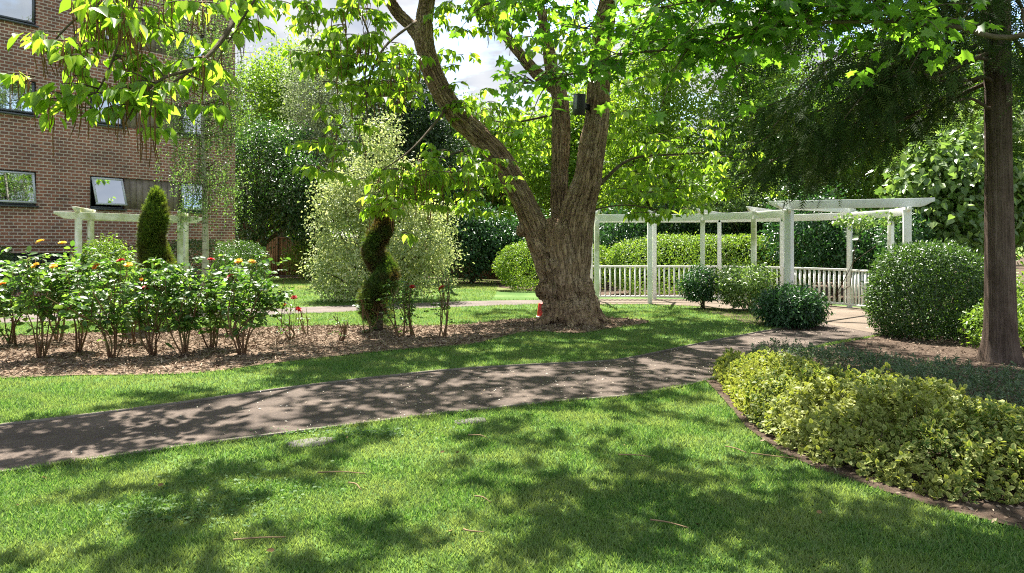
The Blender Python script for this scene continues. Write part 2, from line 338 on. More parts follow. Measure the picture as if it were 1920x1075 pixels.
def asphalt_mat(name, c0, c1):
    m, t, b = newmat(name); l = t.links.new; g = t.nodes.new('ShaderNodeNewGeometry')
    n1 = noise_node(t, 1.2, 5, .6, g.outputs['Position']); r = ramp(t, [(.35, c0), (.65, c1)]); l(n1.outputs['Fac'], r.inputs['Fac'])
    v = t.nodes.new('ShaderNodeTexVoronoi'); v.inputs['Scale'].default_value = 95; l(g.outputs['Position'], v.inputs['Vector'])
    r2 = ramp(t, [(0, (.6, .6, .6)), (.5, (1, 1, 1)), (1, (1.45, 1.42, 1.4))]); l(v.outputs['Color'], r2.inputs['Fac'])
    x = t.nodes.new('ShaderNodeMixRGB'); x.blend_type = 'MULTIPLY'; x.inputs['Fac'].default_value = 1; l(r.outputs['Color'], x.inputs['Color1']); l(r2.outputs['Color'], x.inputs['Color2'])
    l(x.outputs['Color'], b.inputs['Base Color']); b.inputs['Roughness'].default_value = .85; b.inputs['Specular IOR Level'].default_value = .25
    bp = t.nodes.new('ShaderNodeBump'); bp.inputs['Strength'].default_value = .6; bp.inputs['Distance'].default_value = .008; l(v.outputs['Distance'], bp.inputs['Height']); l(bp.outputs['Normal'], b.inputs['Normal'])
    return m
def brick_mat():
    m, t, b = newmat('brick'); l = t.links.new; tc = t.nodes.new('ShaderNodeTexCoord'); s = t.nodes.new('ShaderNodeSeparateXYZ'); l(tc.outputs['Object'], s.inputs[0])
    ad = t.nodes.new('ShaderNodeMath'); ad.operation = 'ADD'; l(s.outputs['X'], ad.inputs[0]); l(s.outputs['Y'], ad.inputs[1])
    c = t.nodes.new('ShaderNodeCombineXYZ'); l(ad.outputs[0], c.inputs['X']); l(s.outputs['Z'], c.inputs['Y'])
    k = t.nodes.new('ShaderNodeTexBrick'); l(c.outputs[0], k.inputs['Vector']); k.inputs['Scale'].default_value = 1
    k.inputs['Brick Width'].default_value = .225; k.inputs['Row Height'].default_value = .095; k.inputs['Mortar Size'].default_value = .014; k.inputs['Mortar Smooth'].default_value = .1
    k.inputs['Color1'].default_value = (.31, .138, .096, 1); k.inputs['Color2'].default_value = (.165, .092, .075, 1); k.inputs['Mortar'].default_value = (.5, .43, .38, 1); k.inputs['Bias'].default_value = -.1
    n = noise_node(t, 1.1, 5, .6, tc.outputs['Object']); r = ramp(t, [(.35, (.8, .78, .78)), (.65, (1.25, 1.15, 1.1))]); l(n.outputs['Fac'], r.inputs['Fac'])
    x = t.nodes.new('ShaderNodeMixRGB'); x.blend_type = 'MULTIPLY'; x.inputs['Fac'].default_value = 1; l(k.outputs['Color'], x.inputs['Color1']); l(r.outputs['Color'], x.inputs['Color2'])
    l(x.outputs['Color'], b.inputs['Base Color']); b.inputs['Roughness'].default_value = .9; b.inputs['Specular IOR Level'].default_value = .15
    bp = t.nodes.new('ShaderNodeBump'); bp.invert = True; bp.inputs['Strength'].default_value = .6; bp.inputs['Distance'].default_value = .01; l(k.outputs['Fac'], bp.inputs['Height']); l(bp.outputs['Normal'], b.inputs['Normal'])
    return m
def glass_mat():
    m, t, b = newmat('window_glass'); l = t.links.new
    gl = t.nodes.new('ShaderNodeBsdfGlossy'); gl.inputs['Roughness'].default_value = .02; gl.inputs['Color'].default_value = (.8, .86, .92, 1)
    tr = t.nodes.new('ShaderNodeBsdfTransparent'); tr.inputs['Color'].default_value = (.75, .8, .8, 1)
    ms = t.nodes.new('ShaderNodeMixShader'); ms.inputs['Fac'].default_value = .68; l(tr.outputs[0], ms.inputs[1]); l(gl.outputs[0], ms.inputs[2]); l(ms.outputs[0], t.nodes['Material Output'].inputs['Surface'])
    return m
def fence_mat():
    m, t, b = newmat('fence_wood'); l = t.links.new; tc = t.nodes.new('ShaderNodeTexCoord')
    mp = t.nodes.new('ShaderNodeMapping'); mp.inputs['Scale'].default_value = (6, 6, .5); l(tc.outputs['Object'], mp.inputs['Vector'])
    n = noise_node(t, 1, 5, .6, mp.outputs['Vector']); r = ramp(t, [(.3, (.12, .085, .045)), (.6, (.25, .19, .1)), (.8, (.3, .24, .14))]); l(n.outputs['Fac'], r.inputs['Fac']); l(r.outputs['Color'], b.inputs['Base Color']); b.inputs['Roughness'].default_value = .85
    return m
M['lawn'] = ground_mat(); M['soil'] = soil_mat('soil', (.1, .067, .048), (.2, .142, .1), (.33, .25, .18)); M['dark_soil'] = soil_mat('dark_soil', (.05, .033, .025), (.09, .063, .046), (.18, .135, .1), 14)
M['asphalt'] = asphalt_mat('asphalt', (.055, .04, .031), (.105, .079, .062)); M['paving'] = asphalt_mat('paving', (.11, .083, .06), (.165, .128, .095)); M['pale_path'] = asphalt_mat('pale_path', (.1, .08, .07), (.14, .115, .1))
M['brick'] = brick_mat(); M['glass'] = glass_mat(); M['fence'] = fence_mat()

# ------------------------------------------------------------------ ground, paths, beds
sheet('ground', [(-250, -60), (250, -60), (250, 400), (-250, 400)], 0, M['lawn'])
up_px = [(-700, 888), (-300, 838), (0, 800), (200, 776), (400, 749), (640, 717), (860, 694), (1030, 684), (1130, 679), (1190, 671), (1260, 656), (1330, 642), (1440, 621), (1500, 612), (1548, 606)]
lo_px = [(-700, 1000), (-300, 935), (0, 890), (200, 861), (400, 833), (640, 802), (860, 775), (1040, 756), (1200, 741), (1330, 713), (1440, 672), (1560, 645), (1655, 628)]
UP = curve([G(*p)[:2] for p in up_px], 5); LO = curve([G(*p)[:2] for p in lo_px], 5)
PATH = np.vstack([UP, LO[::-1]])
sheet('path', PATH, .006, M['asphalt'])
outer = [(2.2, 20.9), (4.0, 20.95), (5.75, 20.7), (7.2, 19.9), (8.25, 18.25), (8.42, 16.6)]
inner = [(2.2, 19.4), (3.6, 19.5), (4.8, 18.8), (5.7, 17.6), (6.05, 16.3)]
DECK = [G(1540, 607)[:2], G(1655, 629)[:2], (8.5, 14.2), (8.6, 16.6), (8.45, 18.35), (7.3, 20.1), (5.8, 20.9), (4.0, 21.1), (1.5, 21.1), (1.5, 19.2), (3.65, 19.3), (4.7, 18.6), (5.5, 17.5), (5.85, 16.2)]
sheet('paving', DECK, .010, M['paving'])
bu = curve([G(*p)[:2] for p in [(-300, 600), (0, 590), (480, 579), (850, 566), (1000, 563), (1075, 563)]], 4)
bl = curve([G(*p)[:2] for p in [(-300, 618), (0, 606), (480, 592), (850, 576), (1000, 571), (1075, 570)]], 4)
BACKPATH = np.vstack([bu, bl[::-1]])
sheet('rear_path', BACKPATH, .004, M['pale_path'])
bed_px = [(-350, 722), (0, 711), (150, 705), (300, 704), (400, 698), (500, 684), (640, 668), (760, 656), (880, 647), (935, 634), (1000, 622), (1080, 626), (1150, 616), (1215, 606), (1195, 600), (1120, 597), (1000, 598), (930, 603), (850, 611), (700, 612), (600, 612), (480, 615), (300, 620), (100, 628), (0, 632), (-350, 640)]
BED = curve([G(*p)[:2] for p in bed_px], 3)
sheet('flower_bed_ground', BED, .012, M['soil'])
EU = np.array([G(1338, 702)[:2], G(1365, 745)[:2], G(1405, 797)[:2], G(1460, 838)[:2], G(1530, 872)[:2], G(1640, 907)[:2], G(1780, 947)[:2], (3.4, 4.42), (4.3, 4.5), (4.05, 5.4), (3.62, 6.4), (3.32, 7.3), (3.02, 8.3), (2.62, 9.2)])
HEBE = np.array([(2.75, 9.3), (3.1, 8.45), (3.4, 7.4), (3.7, 6.5), (4.15, 5.5), (5.0, 4.8), (6.2, 5.6), (5.6, 7.3), (4.75, 8.4), (4.3, 9.3), (3.7, 9.9), (3.2, 9.9)])
RBED = [G(1300, 721)[:2], G(1352, 762)[:2], G(1395, 812)[:2], G(1462, 860)[:2], G(1550, 899)[:2], G(1660, 938)[:2], G(1775, 975)[:2], (3.2, 3.7), (6.0, 3.2), (14, 6), (14, 14), (8.6, 15.2), (8.0, 14.0), G(1656, 630)[:2], G(1562, 648)[:2], G(1442, 674)[:2], G(1335, 715)[:2]]
RBED = np.array(RBED); RBED[:7] = RBED[:7] * .5 + EU[:7] * .5
sheet('shrub_bed_ground', RBED, .014, M['dark_soil'])
sheet('fence_bed_ground', [(-40, 33.6), (-6, 33.2), (-2.5, 31), (.2, 25.2), (2.2, 22.6), (6, 22.4), (9, 21), (10.5, 16.5), (14.1, 14.1), (60, 14), (60, 80), (-60, 80), (-60, 40)], .010, M['dark_soil'])
sheet('pergola_bed_ground', [(4.2, 17.6), (4.75, 18.5), (5.45, 17.45), (5.8, 16.2), (6.0, 14.6), (5.6, 13.6), (4.9, 13.7), (4.6, 15), (4.6, 16.6)], .012, M['dark_soil'])
def kerb(line, name):
    line = np.asarray(line); t = norm(np.gradient(line, axis=0)); nrm = np.stack([-t[:, 1], t[:, 0]], 1); w = .036; h = .024; n = len(line)
    a, b = line - nrm * w / 2, line + nrm * w / 2
    V = np.vstack([np.c_[a, np.zeros(n)], np.c_[a, np.full(n, h)], np.c_[b, np.full(n, h)], np.c_[b, np.zeros(n)]])
    F = [[k * n + i, k * n + i + 1, (k + 1) * n + i + 1, (k + 1) * n + i] for k in range(3) for i in range(n - 1)] + [[0, n, 2 * n, 3 * n], [n - 1, 4 * n - 1, 3 * n - 1, 2 * n - 1]]
    return tag(MB().add(V, F).build(name, M['kerb']), kind='structure')
kerb(UP, 'path_kerb'); kerb(LO[:50], 'path_kerb')

# grass blades: dense and short near the camera, coarser far off
def grass():
    zones = [(3.2, 5.2, 9500), (5.2, 8, 5200), (8, 12, 2400), (12, 18, 1000), (18, 33, 330)]
    bad = [PATH, DECK, BACKPATH, BED, RBED]
    Ps, Ss = [], []
    for y0, y1, d in zones:
        x1 = .74 * y1 + .6; n = int(d * (y1 - y0) * 2 * x1)
        p = np.c_[rng.uniform(-x1, x1, n), rng.uniform(y0, y1, n)]; p = p[abs(p[:, 0]) < .72 * p[:, 1] + .5]
        ok = np.ones(len(p), bool)
        for q in bad: ok &= ~inside(p, q)
        ok &= ~((p[:, 1] > 21) & (p[:, 0] > -.5)) & ~((p[:, 1] > 13) & (p[:, 0] > 8))
        p = p[ok]; Ps.append(p); Ss.append(np.full(len(p), .9 + .035 * (y0 + y1) / 2))
    for ln_, sg in ((UP, 1), (LO, -1)):
        sel = ln_[(ln_[:, 1] < 16) & (abs(ln_[:, 0]) < 8)]; tt = norm(np.gradient(sel, axis=0)); nn_ = np.c_[-tt[:, 1], tt[:, 0]] * sg
        i = rng.integers(0, len(sel) - 1, 9000); f = rng.random(9000)[:, None]; e_ = sel[i] * (1 - f) + sel[i + 1] * f + nn_[i] * np.abs(rng.normal(size=9000) * .018)[:, None]
        Ps.append(e_); Ss.append(np.full(9000, 1.25))
    p = np.vstack(Ps); k = np.concatenate(Ss); n = len(p)
    lump = .5 + .5 * np.sin(p[:, 0] * 3.1 + np.sin(p[:, 1] * 2.3) * 1.5) * np.sin(p[:, 1] * 3.7 + np.sin(p[:, 0] * 1.9))
    h = k * rng.uniform(.014, .036, n) * (.8 + .45 * lump); w = k * rng.uniform(.0035, .006, n)
    ph = rng.uniform(0, 2 * np.pi, n); dx, dy = np.cos(ph), np.sin(ph); ln = rng.uniform(.2, 1.1, n) * h; ph2 = rng.uniform(0, 6.28, n)
    V = np.empty((n, 3, 3)); V[:, 0] = np.c_[p[:, 0] - dx * w, p[:, 1] - dy * w, np.zeros(n)]; V[:, 1] = np.c_[p[:, 0] + dx * w, p[:, 1] + dy * w, np.zeros(n)]
    V[:, 2] = np.c_[p[:, 0] + np.cos(ph2) * ln, p[:, 1] + np.sin(ph2) * ln, h]
    me = mesh_arrays('grass', V.reshape(-1, 3), np.arange(3 * n), np.arange(n) * 3, np.full(n, 3), np.repeat(rng.random(n), 3))
    tag(link('grass', me, M['grass']), 'short mown grass of the garden lawns', kind='stuff')
grass()
def scatter(name, poly, n, z, size, tmpl, mat, label, width=.5, tilt=.5, near=None):
    q = np.asarray(poly)[:, :2]; lo, hi = q.min(0), q.max(0); lo = np.maximum(lo, (-9, 3)); hi = np.minimum(hi, (16, 30))
    p = rng.uniform(lo, hi, (n, 2)); p = p[inside(p, q)]
    if near is not None: p = p[near(p)]
    m = len(p); A = rng.normal(size=(m, 3)); A[:, 2] *= tilt * .5; N = rng.normal(size=(m, 3)) * tilt; N[:, 2] += 1
    me = leaf_mesh(name, np.c_[p, z + rng.uniform(0, .012, m)], A, N, rng.uniform(*size, m), tmpl, width)
    return tag(link(name, me, mat), label, kind='stuff')
scatter('mulch', BED, 60000, .016, (.03, .11), T_DIAMOND, M['mulch'], 'brown shredded bark mulch and straw over the rose bed', .35, .8)
scatter('soil_litter', RBED, 30000, .018, (.02, .07), T_DIAMOND, M['mulch'], 'bits of bark and dry leaves on the dark shrub bed', .5, .8)
scatter('fallen_petals', PATH, 8000, .010, (.012, .03), T_OVAL, M['petal_litter'], 'pale fallen petals speckled over the tarmac path', .9, .25, lambda p: rng.random(len(p)) < np.clip((p[:, 0] + 3.6) / 3, .02, 1))
scatter('leaf_litter', [(-6, 3.4), (6, 3.4), (6, 17), (-6, 17)], 300, .022, (.015, .045), T_OVAL, M['soil_leaf'], 'scattered dry leaves and bits on the lawn', 1.3, .5, lambda p: ~inside(p, PATH) & ~inside(p, BED) & ~inside(p, RBED))
cx, cy = G(430, 925)[:2]
m_ = 1000; pp = np.c_[cx + rng.normal(size=m_) * .32, cy + rng.normal(size=m_) * .26]; cx2, cy2 = G(340, 965)[:2]; pp[:450] = np.c_[cx2 + rng.normal(size=450) * .25, cy2 + rng.normal(size=450) * .14]
cx3, cy3 = G(690, 815)[:2]; pp[450:750] = np.c_[cx3 + rng.normal(size=300) * .4, cy3 + rng.normal(size=300) * .1]
A_ = rng.normal(size=(m_, 3)); A_[:, 2] = .2; N_ = rng.normal(size=(m_, 3)) * .4; N_[:, 2] += 1
tag(link('lawn_weeds', leaf_mesh('lawn_weeds', np.c_[pp, rng.uniform(.012, .03, m_)], A_, N_, rng.uniform(.015, .034, m_), T_OVAL, 1.7), M['weed']), 'patch of round leaved weeds growing in the lawn', kind='stuff')

# ------------------------------------------------------------------ apartment building
BD = norm((.67, 1.0, 0)); BN = np.array([BD[1], -BD[0], 0])       # along the facade, and out towards the garden
BO = np.array((-14.4, 21.0, 0)); SC = 7.65; SL = -9.0
def bs(u):
    k = (u - U0) / FPX; return (k * BO[1] - BO[0]) / (BD[0] - k * BD[1])
def bz(u, v):
    y = BO[1] + BD[1] * bs(u); return EYE - (v - V0) / FPX * y
bld = empty('apartment_building', tuple(BO), 'red brick apartment block with dark framed windows behind the rose bed', 'building')
bld.rotation_euler = (0, 0, 0)
def bp(s, z, out=0): return BO + BD * s + BN * out + np.array((0, 0, z))
s1, s2 = bs(-70), bs(68); s3, s4, s5, s6 = bs(169), bs(233), bs(338), bs(384)
z1a, z1b = bz(190, 391), bz(190, 331)
FL = 2.62
opens = []
for f in range(4):
    a, b = z1a + FL * f, z1b + FL * f
    opens += [(s1, s2, a, b, 'window'), (s3, s4, a, b, 'window'), (s4, s5, a, b, 'panel'), (s5, s6, a, b, 'window'), (s1 - 4.6, s1 - 2.6, a, b, 'window')]
opens += [(s1 - 1.0, bs(132), .25, 1.30, 'louvre')]
TOPZ = 11.8
sb = sorted({SL, SC} | {o[0] for o in opens} | {o[1] for o in opens}); zb = sorted({-.2, TOPZ} | {o[2] for o in opens} | {o[3] for o in opens})
from mathutils import Matrix
Mloc = Matrix((( BD[0], -BN[0], 0), (BD[1], -BN[1], 0), (0, 0, 1)))   # local x along facade, y into the building
wall_bm = MB()
for i in range(len(sb) - 1):
    for j in range(len(zb) - 1):
        sm, zm = (sb[i] + sb[i + 1]) / 2, (zb[j] + zb[j + 1]) / 2
        if any(o[0] < sm < o[1] and o[2] < zm < o[3] for o in opens): continue
        wall_bm.add([(sb[i], 0, zb[j]), (sb[i + 1], 0, zb[j]), (sb[i + 1], 0, zb[j + 1]), (sb[i], 0, zb[j + 1])], [[0, 1, 2, 3]])
D_ = .16
for a, b, c, d, k in opens:
    wall_bm.add([(a, 0, c), (b, 0, c), (b, 0, d), (a, 0, d), (a, D_, c), (b, D_, c), (b, D_, d), (a, D_, d)], [[0, 4, 5, 1], [1, 5, 6, 2], [2, 6, 7, 3], [3, 7, 4, 0]])
wall_bm.add([(SC, 0, -.2), (SC, 10, -.2), (SC, 10, TOPZ), (SC, 0, TOPZ), (SL, 0, -.2), (SL, 10, -.2), (SL, 10, TOPZ), (SL, 0, TOPZ)], [[0, 1, 2, 3], [1, 5, 6, 2], [5, 4, 7, 6]])
# projecting brick string course above the plinth louvre
wall_bm.box(((SL + SC) / 2, -.012, 1.52), (SC - SL - .01, .03, .09))
def localbuild(mb, name, mat, parent=bld, smooth=False):
    o = link(name, mb.mesh(name, smooth), mat, parent, world=False); return o
bld.rotation_euler = (0, 0, math.atan2(BD[1], BD[0]))
localbuild(wall_bm, 'wall', M['brick'])
localbuild(MB().box(((SL + SC) / 2, 5, TOPZ + .1), (SC - SL + .3, 10.4, .2)), 'roof', M['concrete'])
def window(a, b, c, d, tilt=0, curt=None, mull=None):
    w, h = b - a, d - c; fr = MB(); t = .06
    y = .10
    fr.box((a + w / 2, y, c + t / 2), (w, .08, t)).box((a + w / 2, y, d - t / 2), (w, .08, t)).box((a + t / 2, y, c + h / 2), (t, .08, h - 2 * t)).box((b - t / 2, y, c + h / 2), (t, .08, h - 2 * t))
    f = localbuild(fr, 'window', M['frame_grey'])
    sill = MB().box((a + w / 2, -.02, c - .025), (w + .06, .16, .045)); localbuild(sill, 'sill', M['frame_grey'], f)
    ca, sa = math.cos(R(tilt)), math.sin(R(tilt)); px, pz = y - .05, d - .05; iw, ih = w - .1, h - .1
    def pt(x, l, out): return (a + .05 + x, px - l * sa - out * ca, pz - l * ca + out * sa)     # l down the sash, out through its face
    def slab(x0, x1, l0, l1, th=.045):
        return [pt(x, l, o) for x in (x0, x1) for l in (l0, l1) for o in (0, th)]
    bf = [[0, 1, 3, 2], [4, 6, 7, 5], [0, 4, 5, 1], [2, 3, 7, 6], [0, 2, 6, 4], [1, 5, 7, 3]]
    sash = MB(); q = .055
    sash.add(slab(0, iw, 0, q), bf).add(slab(0, iw, ih - q, ih), bf).add(slab(0, q, q, ih - q), bf).add(slab(iw - q, iw, q, ih - q), bf)
    if mull: sash.add(slab(iw * mull - q / 2, iw * mull + q / 2, q, ih - q), bf)
    localbuild(sash, 'sash', M['sash_grey'] if tilt else M['frame_grey'], f)
    localbuild(MB().add([pt(q, q, .03), pt(iw - q, q, .03), pt(iw - q, ih - q, .03), pt(q, ih - q, .03)], [[0, 1, 2, 3]]), 'pane', M['glass'], f)
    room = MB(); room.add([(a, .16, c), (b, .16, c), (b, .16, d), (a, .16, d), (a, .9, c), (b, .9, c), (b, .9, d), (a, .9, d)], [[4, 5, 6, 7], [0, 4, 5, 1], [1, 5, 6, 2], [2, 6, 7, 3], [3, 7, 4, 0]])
    localbuild(room, 'dark_room_box', M['dark'], f)  # near-black colour stands in for the unlit room behind the pane
    if curt:
        x0, x1 = a + curt[0] * w, a + curt[1] * w; n = 40; xs = np.linspace(x0, x1, n); ys = .19 + .025 * np.sin(np.arange(n) * 1.3)
        V = [(x, yy, c + .07) for x, yy in zip(xs, ys)] + [(x, yy, d - .03) for x, yy in zip(xs, ys)]
        localbuild(MB().add(V, [[i, i + 1, n + i + 1, n + i] for i in range(n - 1)]), 'curtain', M['curtain'], f, True)
for k, (a, b, c, d, kind) in enumerate(opens):
    f = k // 5
    if kind == 'window':
        left, mid = a == s1, a == s3
        tl = {0: 9 if left else 19 if mid else 6 if a == s5 else 0}.get(f, 0)
        window(a, b, c, d, tl, (.62, .97) if (f == 0 and left) else (.03, .97) if f in (1, 2) and left else (.55, .97) if f == 1 and mid else None, None)  # upper full-width left curtain is added to pale glass in place of reflected sky
    elif kind == 'panel':
        pb = MB(); n = 9; w = (b - a) / n
        for i in range(n): pb.box((a + w * (i + .5), .07, (c + d) / 2), (w - .012, .05, d - c))
        pb.box(((a + b) / 2, .11, (c + d) / 2), (b - a, .02, d - c)); localbuild(pb, 'cladding_panel', M['panel'])
    else:
        lb = MB(); n = 14
        for i in range(n): lb.box(((a + b) / 2, .06, c + (i + .5) * (d - c) / n), (b - a, .015, .085), (1, 0, 0), (0, -.65, 1))
        lb.box(((a + b) / 2, .15, (c + d) / 2), (b - a, .01, d - c)); localbuild(lb, 'louvre_vent', M['louvre'])

# ------------------------------------------------------------------ timber fence at the back
def fence(a, b, label):
    a, b = np.array((*a, 0.)), np.array((*b, 0.)); ln = np.linalg.norm(b - a); d = (b - a) / ln
    f = empty('timber_fence', tuple(a), label, 'fence', 'board fences at the back of the garden'); k = max(1, round(ln / 1.83)); w = ln / k
    up = np.array((0, 0, 1.0)); out = np.array((d[1], -d[0], 0))
    for i in range(k):
        pb = MB(); nb = 16
        for j in range(nb):
            c = a + d * (w * i + .06 + (w - .12) * (j + .5) / nb) + out * (.008 * (j % 2)); h = 1.74
            pb.box(c + up * (h / 2 + .06), ((w - .12) / nb + .008, .014, h), d)
        pb.box(a + d * w * (i + .5) + up * 1.83, (w - .1, .06, .03), d); pb.build('fence_panel', M['fence'], f)
    for i in range(k + 1): MB().box(a + d * w * i + up * .93, (.1, .1, 1.86), d).build('post', M['fence'], f)
fence((-26, 35.6), (-5.5, 35.2), 'brown close board fence in shade left of the big cream shrub')
fence((-5.5, 35.2), (.9, 29.5), 'brown close board fence seen between dark laurel and catalpa trunk')
fence((.9, 29.5), (14, 29.0), 'brown close board fence hidden behind the clipped hedge and pergola')

# ------------------------------------------------------------------ pergolas and railing
def scroll_beam(a, b, w, h, over0=.35, over1=.35):
    """A board on edge from a to b with ends cut away underneath."""
    a, b = np.asarray(a, float), np.asarray(b, float); d = norm(b - a); up = np.array((0, 0, 1.0)); side = np.cross(d, up)
    s0, s1 = a - d * over0, b + d * over1
    poly = [s0 + up * h / 2, s1 + up * h / 2, s1 + up * h * .12, s1 - d * min(.06, over1 + .02) + up * 0, s1 - d * min(.16, over1 + .03) - up * h * .32, s1 - d * min(.26, over1 + .04) - up * h / 2,
            s0 + d * min(.26, over0 + .04) - up * h / 2, s0 + d * min(.16, over0 + .03) - up * h * .32, s0 + d * min(.06, over0 + .02) + up * 0, s0 + up * h * .12]
    return MB().prism([p - side * w / 2 for p in poly], side * w)
def post(xy, h, w, ax, mat, parent):
    return MB().box((xy[0], xy[1], h / 2), (w, w, h), (*ax, 0)).build('post', mat, parent, bevel=.006)
arb = empty('timber_arbour', (-9.99, 17.2, 0), 'small weathered white timber arbour with algae stained beams by the brick building', 'pergola')
fl, fr_ = np.array((-9.99, 17.2)), np.array((-8.71, 19.6)); bk = np.array((-.36, 1.15)); pd = norm(fr_ - fl)
for p in (fl, fr_, fl + bk, fr_ + bk): post(p, 2.14, .11, pd, M['green_white_paint'], arb)
for p, q, zz in ((fl, fr_, 2.22), (fl + bk, fr_ + bk, 2.222)): scroll_beam((*p, zz), (*q, zz), .06, .16, .55, .55).build('beam', M['green_white_paint'], arb, bevel=.004)
for p in (fl, fr_): scroll_beam((*p, 2.355), (*(p + bk), 2.355), .06, .12, .4, .4).build('crossbeam', M['green_white_paint'], arb, bevel=.004)

per = empty('white_pergola', (5.5, 19, 0), 'curved white timber pergola with overhead beams around the paved corner', 'pergola')
cen = np.array((3.5, 14.5)); HP = 2.16
def rad(p): return norm(np.array(p) - cen)
for i, p in enumerate(outer): post(p, HP, .10, rad(p), M['white_paint'], per)
for i, p in enumerate(inner[:4]): post(p, HP, .11, rad(p), M['green_white_paint'] if i in (0, 2, 3) else M['white_paint'], per)
post(inner[4], 2.30, .15, norm((.75, .66)), M['cool_white_paint'], per); J = (8.15, 15.4); post(J, 2.28, .15, norm((1, -.4)), M['white_paint'], per)
def ring(line, zz, mat):
    for a, b in zip(line[:-1], line[1:]): scroll_beam((*a, zz), (*b, zz), .055, .17, .02, .02).build('beam', mat, per, bevel=.004)
ring(outer, 2.245, M['white_paint']); ring(inner, 2.24, M['white_paint'])
for a, b in zip(inner, outer): scroll_beam((*a, 2.375), (*b, 2.375), .06, .11, .55, .3).build('crossbeam', M['white_paint'], per, bevel=.004)
scroll_beam((*inner[4], 2.42), (*J, 2.42), .07, .18, .42, .5).build('beam', M['cool_white_paint'], per, bevel=.005)
scroll_beam((*J, 2.25), (*outer[5], 2.25), .06, .16, .2, .25).build('beam', M['white_paint'], per, bevel=.004)
scroll_beam((*outer[3], 2.40), (*inner[4], 2.28), .06, .13, .2, .25).build('crossbeam', M['white_paint'], per, bevel=.004)

rail = empty('white_railing', (5.5, 20.5, 0), 'low white picket railing between the outer pergola posts', 'railing')
bal_me = None
for a, b in zip(outer[:-1], outer[1:]):
    a3, b3 = np.array((*a, 0.)), np.array((*b, 0.)); ln = np.linalg.norm(b3 - a3); d = (b3 - a3) / ln; a3 = a3 + d * .062; b3 = b3 - d * .062; ln -= .124
    o = MB().bar(a3 + (0, 0, .93), b3 + (0, 0, .93), .07, .05).build('railing_panel', M['white_paint'], rail, bevel=.004); MB().bar(a3 + (0, 0, .09), b3 + (0, 0, .09), .05, .05).build('bottom_rail', M['white_paint'], o, bevel=.004)
    n = int(round(ln / .138))
    for i in range(n):
        c = a3 + d * ln * (i + .5) / n
        if bal_me is None:
            bal = MB().box((0, 0, .51), (.04, .04, .788)).build('baluster', M['white_paint'], None); bal_me = bal.data
        else:
            bal = bal.copy(); C.objects.link(bal)
        bal.parent = o; bal.location = Vector(c) - rail.location
        bal.rotation_euler = (0, 0, math.atan2(d[1], d[0]))
    

# ------------------------------------------------------------------ foliage builders
def cloud(blobs, n_cl, per_cl, cl_r, size, tmpl, up=.6, out=.5, rand=.6, droop=.3, width=1.0, shell=.55, lump=.22, rnd_by_cluster=.5, flat=1.0, zmin=.05):
    """Leaf clumps through the outer part of a set of ellipsoids: lumpy outline, gaps between clumps."""
    bl = np.array(blobs, float); wts = (bl[:, 3] * bl[:, 4] + bl[:, 3] * bl[:, 5] + bl[:, 4] * bl[:, 5]); pick = rng.choice(len(bl), n_cl, p=wts / wts.sum()); b = bl[pick]
    d = rdir(n_cl); lm = 1 + lump * n3(d * 1.9 + pick[:, None] * 3.7) * 1.6 + lump * .5 * n3(d * 5 + pick[:, None] * 1.3)
    rr = (shell + (1 - shell) * rng.random(n_cl) ** .55) * lm
    c = b[:, :3] + d * b[:, 3:6] * rr[:, None]; o = norm(d / b[:, 3:6])
    P = np.repeat(c, per_cl, 0) + rng.normal(size=(n_cl * per_cl, 3)) * cl_r * np.array((1, 1, .75 * flat)); O = np.repeat(o, per_cl, 0); n = len(P)
    N = O * out + np.array((0, 0, up)) + rng.normal(size=(n, 3)) * rand
    A = rng.normal(size=(n, 3)) + O * .6 + np.array((0, 0, -droop * 2))
    cl = np.repeat(rng.random(n_cl), per_cl); r = rnd_by_cluster * cl + (1 - rnd_by_cluster) * rng.random(n)
    keep = P[:, 2] > zmin
    P, A, N, r = P[keep], A[keep], N[keep], r[keep]
    return P, A, N, rng.uniform(.65, 1.2, len(P)) * size, r
def crown_mesh(name, args, tmpl, width=1.0):
    P, A, N, s, r = args; return leaf_mesh(name, P, A, N, s, tmpl, width, r)
def wiggle(a, b, k=6, amp=.06, sag=0):
    a, b = np.asarray(a, float), np.asarray(b, float); t = np.linspace(0, 1, k)[:, None]; ln = np.linalg.norm(b - a)
    p = a + (b - a) * t + rng.normal(size=(k, 3)) * amp * ln * np.sin(t * np.pi); p[:, 2] += sag * ln * np.sin(t[:, 0] * np.pi); return p
def tree(name, base, blobs, mat, label, cat, n_cl, per_cl, cl_r, size, tmpl, trunk_r=.2, bark='bark', width=1.0, group=None, **k):
    t = empty(name, (base[0], base[1], 0), label, cat, group); bl = np.array(blobs, float); top = bl[bl[:, 2].argmax(), :3]
    tb = MB(); tr = wiggle((base[0], base[1], 0), top, 8, .03); tb.tube(curve(tr, 3), np.linspace(trunk_r, trunk_r * .3, 22), 9)
    for b in bl:
        i = int(np.clip((b[2] - b[5]) / max(top[2], .1) * 7, 1, 5)); tb.tube(curve(wiggle(tr[i], b[:3], 5, .06), 3), np.linspace(trunk_r * .5, trunk_r * .1, 13), 6)
        for q in range(4):
            e = b[:3] + rdir(1)[0] * b[3:6] * .8; tb.tube(wiggle(b[:3], e, 4, .08), np.linspace(trunk_r * .2, trunk_r * .04, 4), 5)
    tb.build('trunk', M[bark], t, True)
    link('crown', crown_mesh('crown', cloud(blobs, n_cl, per_cl, cl_r, size, tmpl, **k), tmpl, width), M[mat], t)
    return t
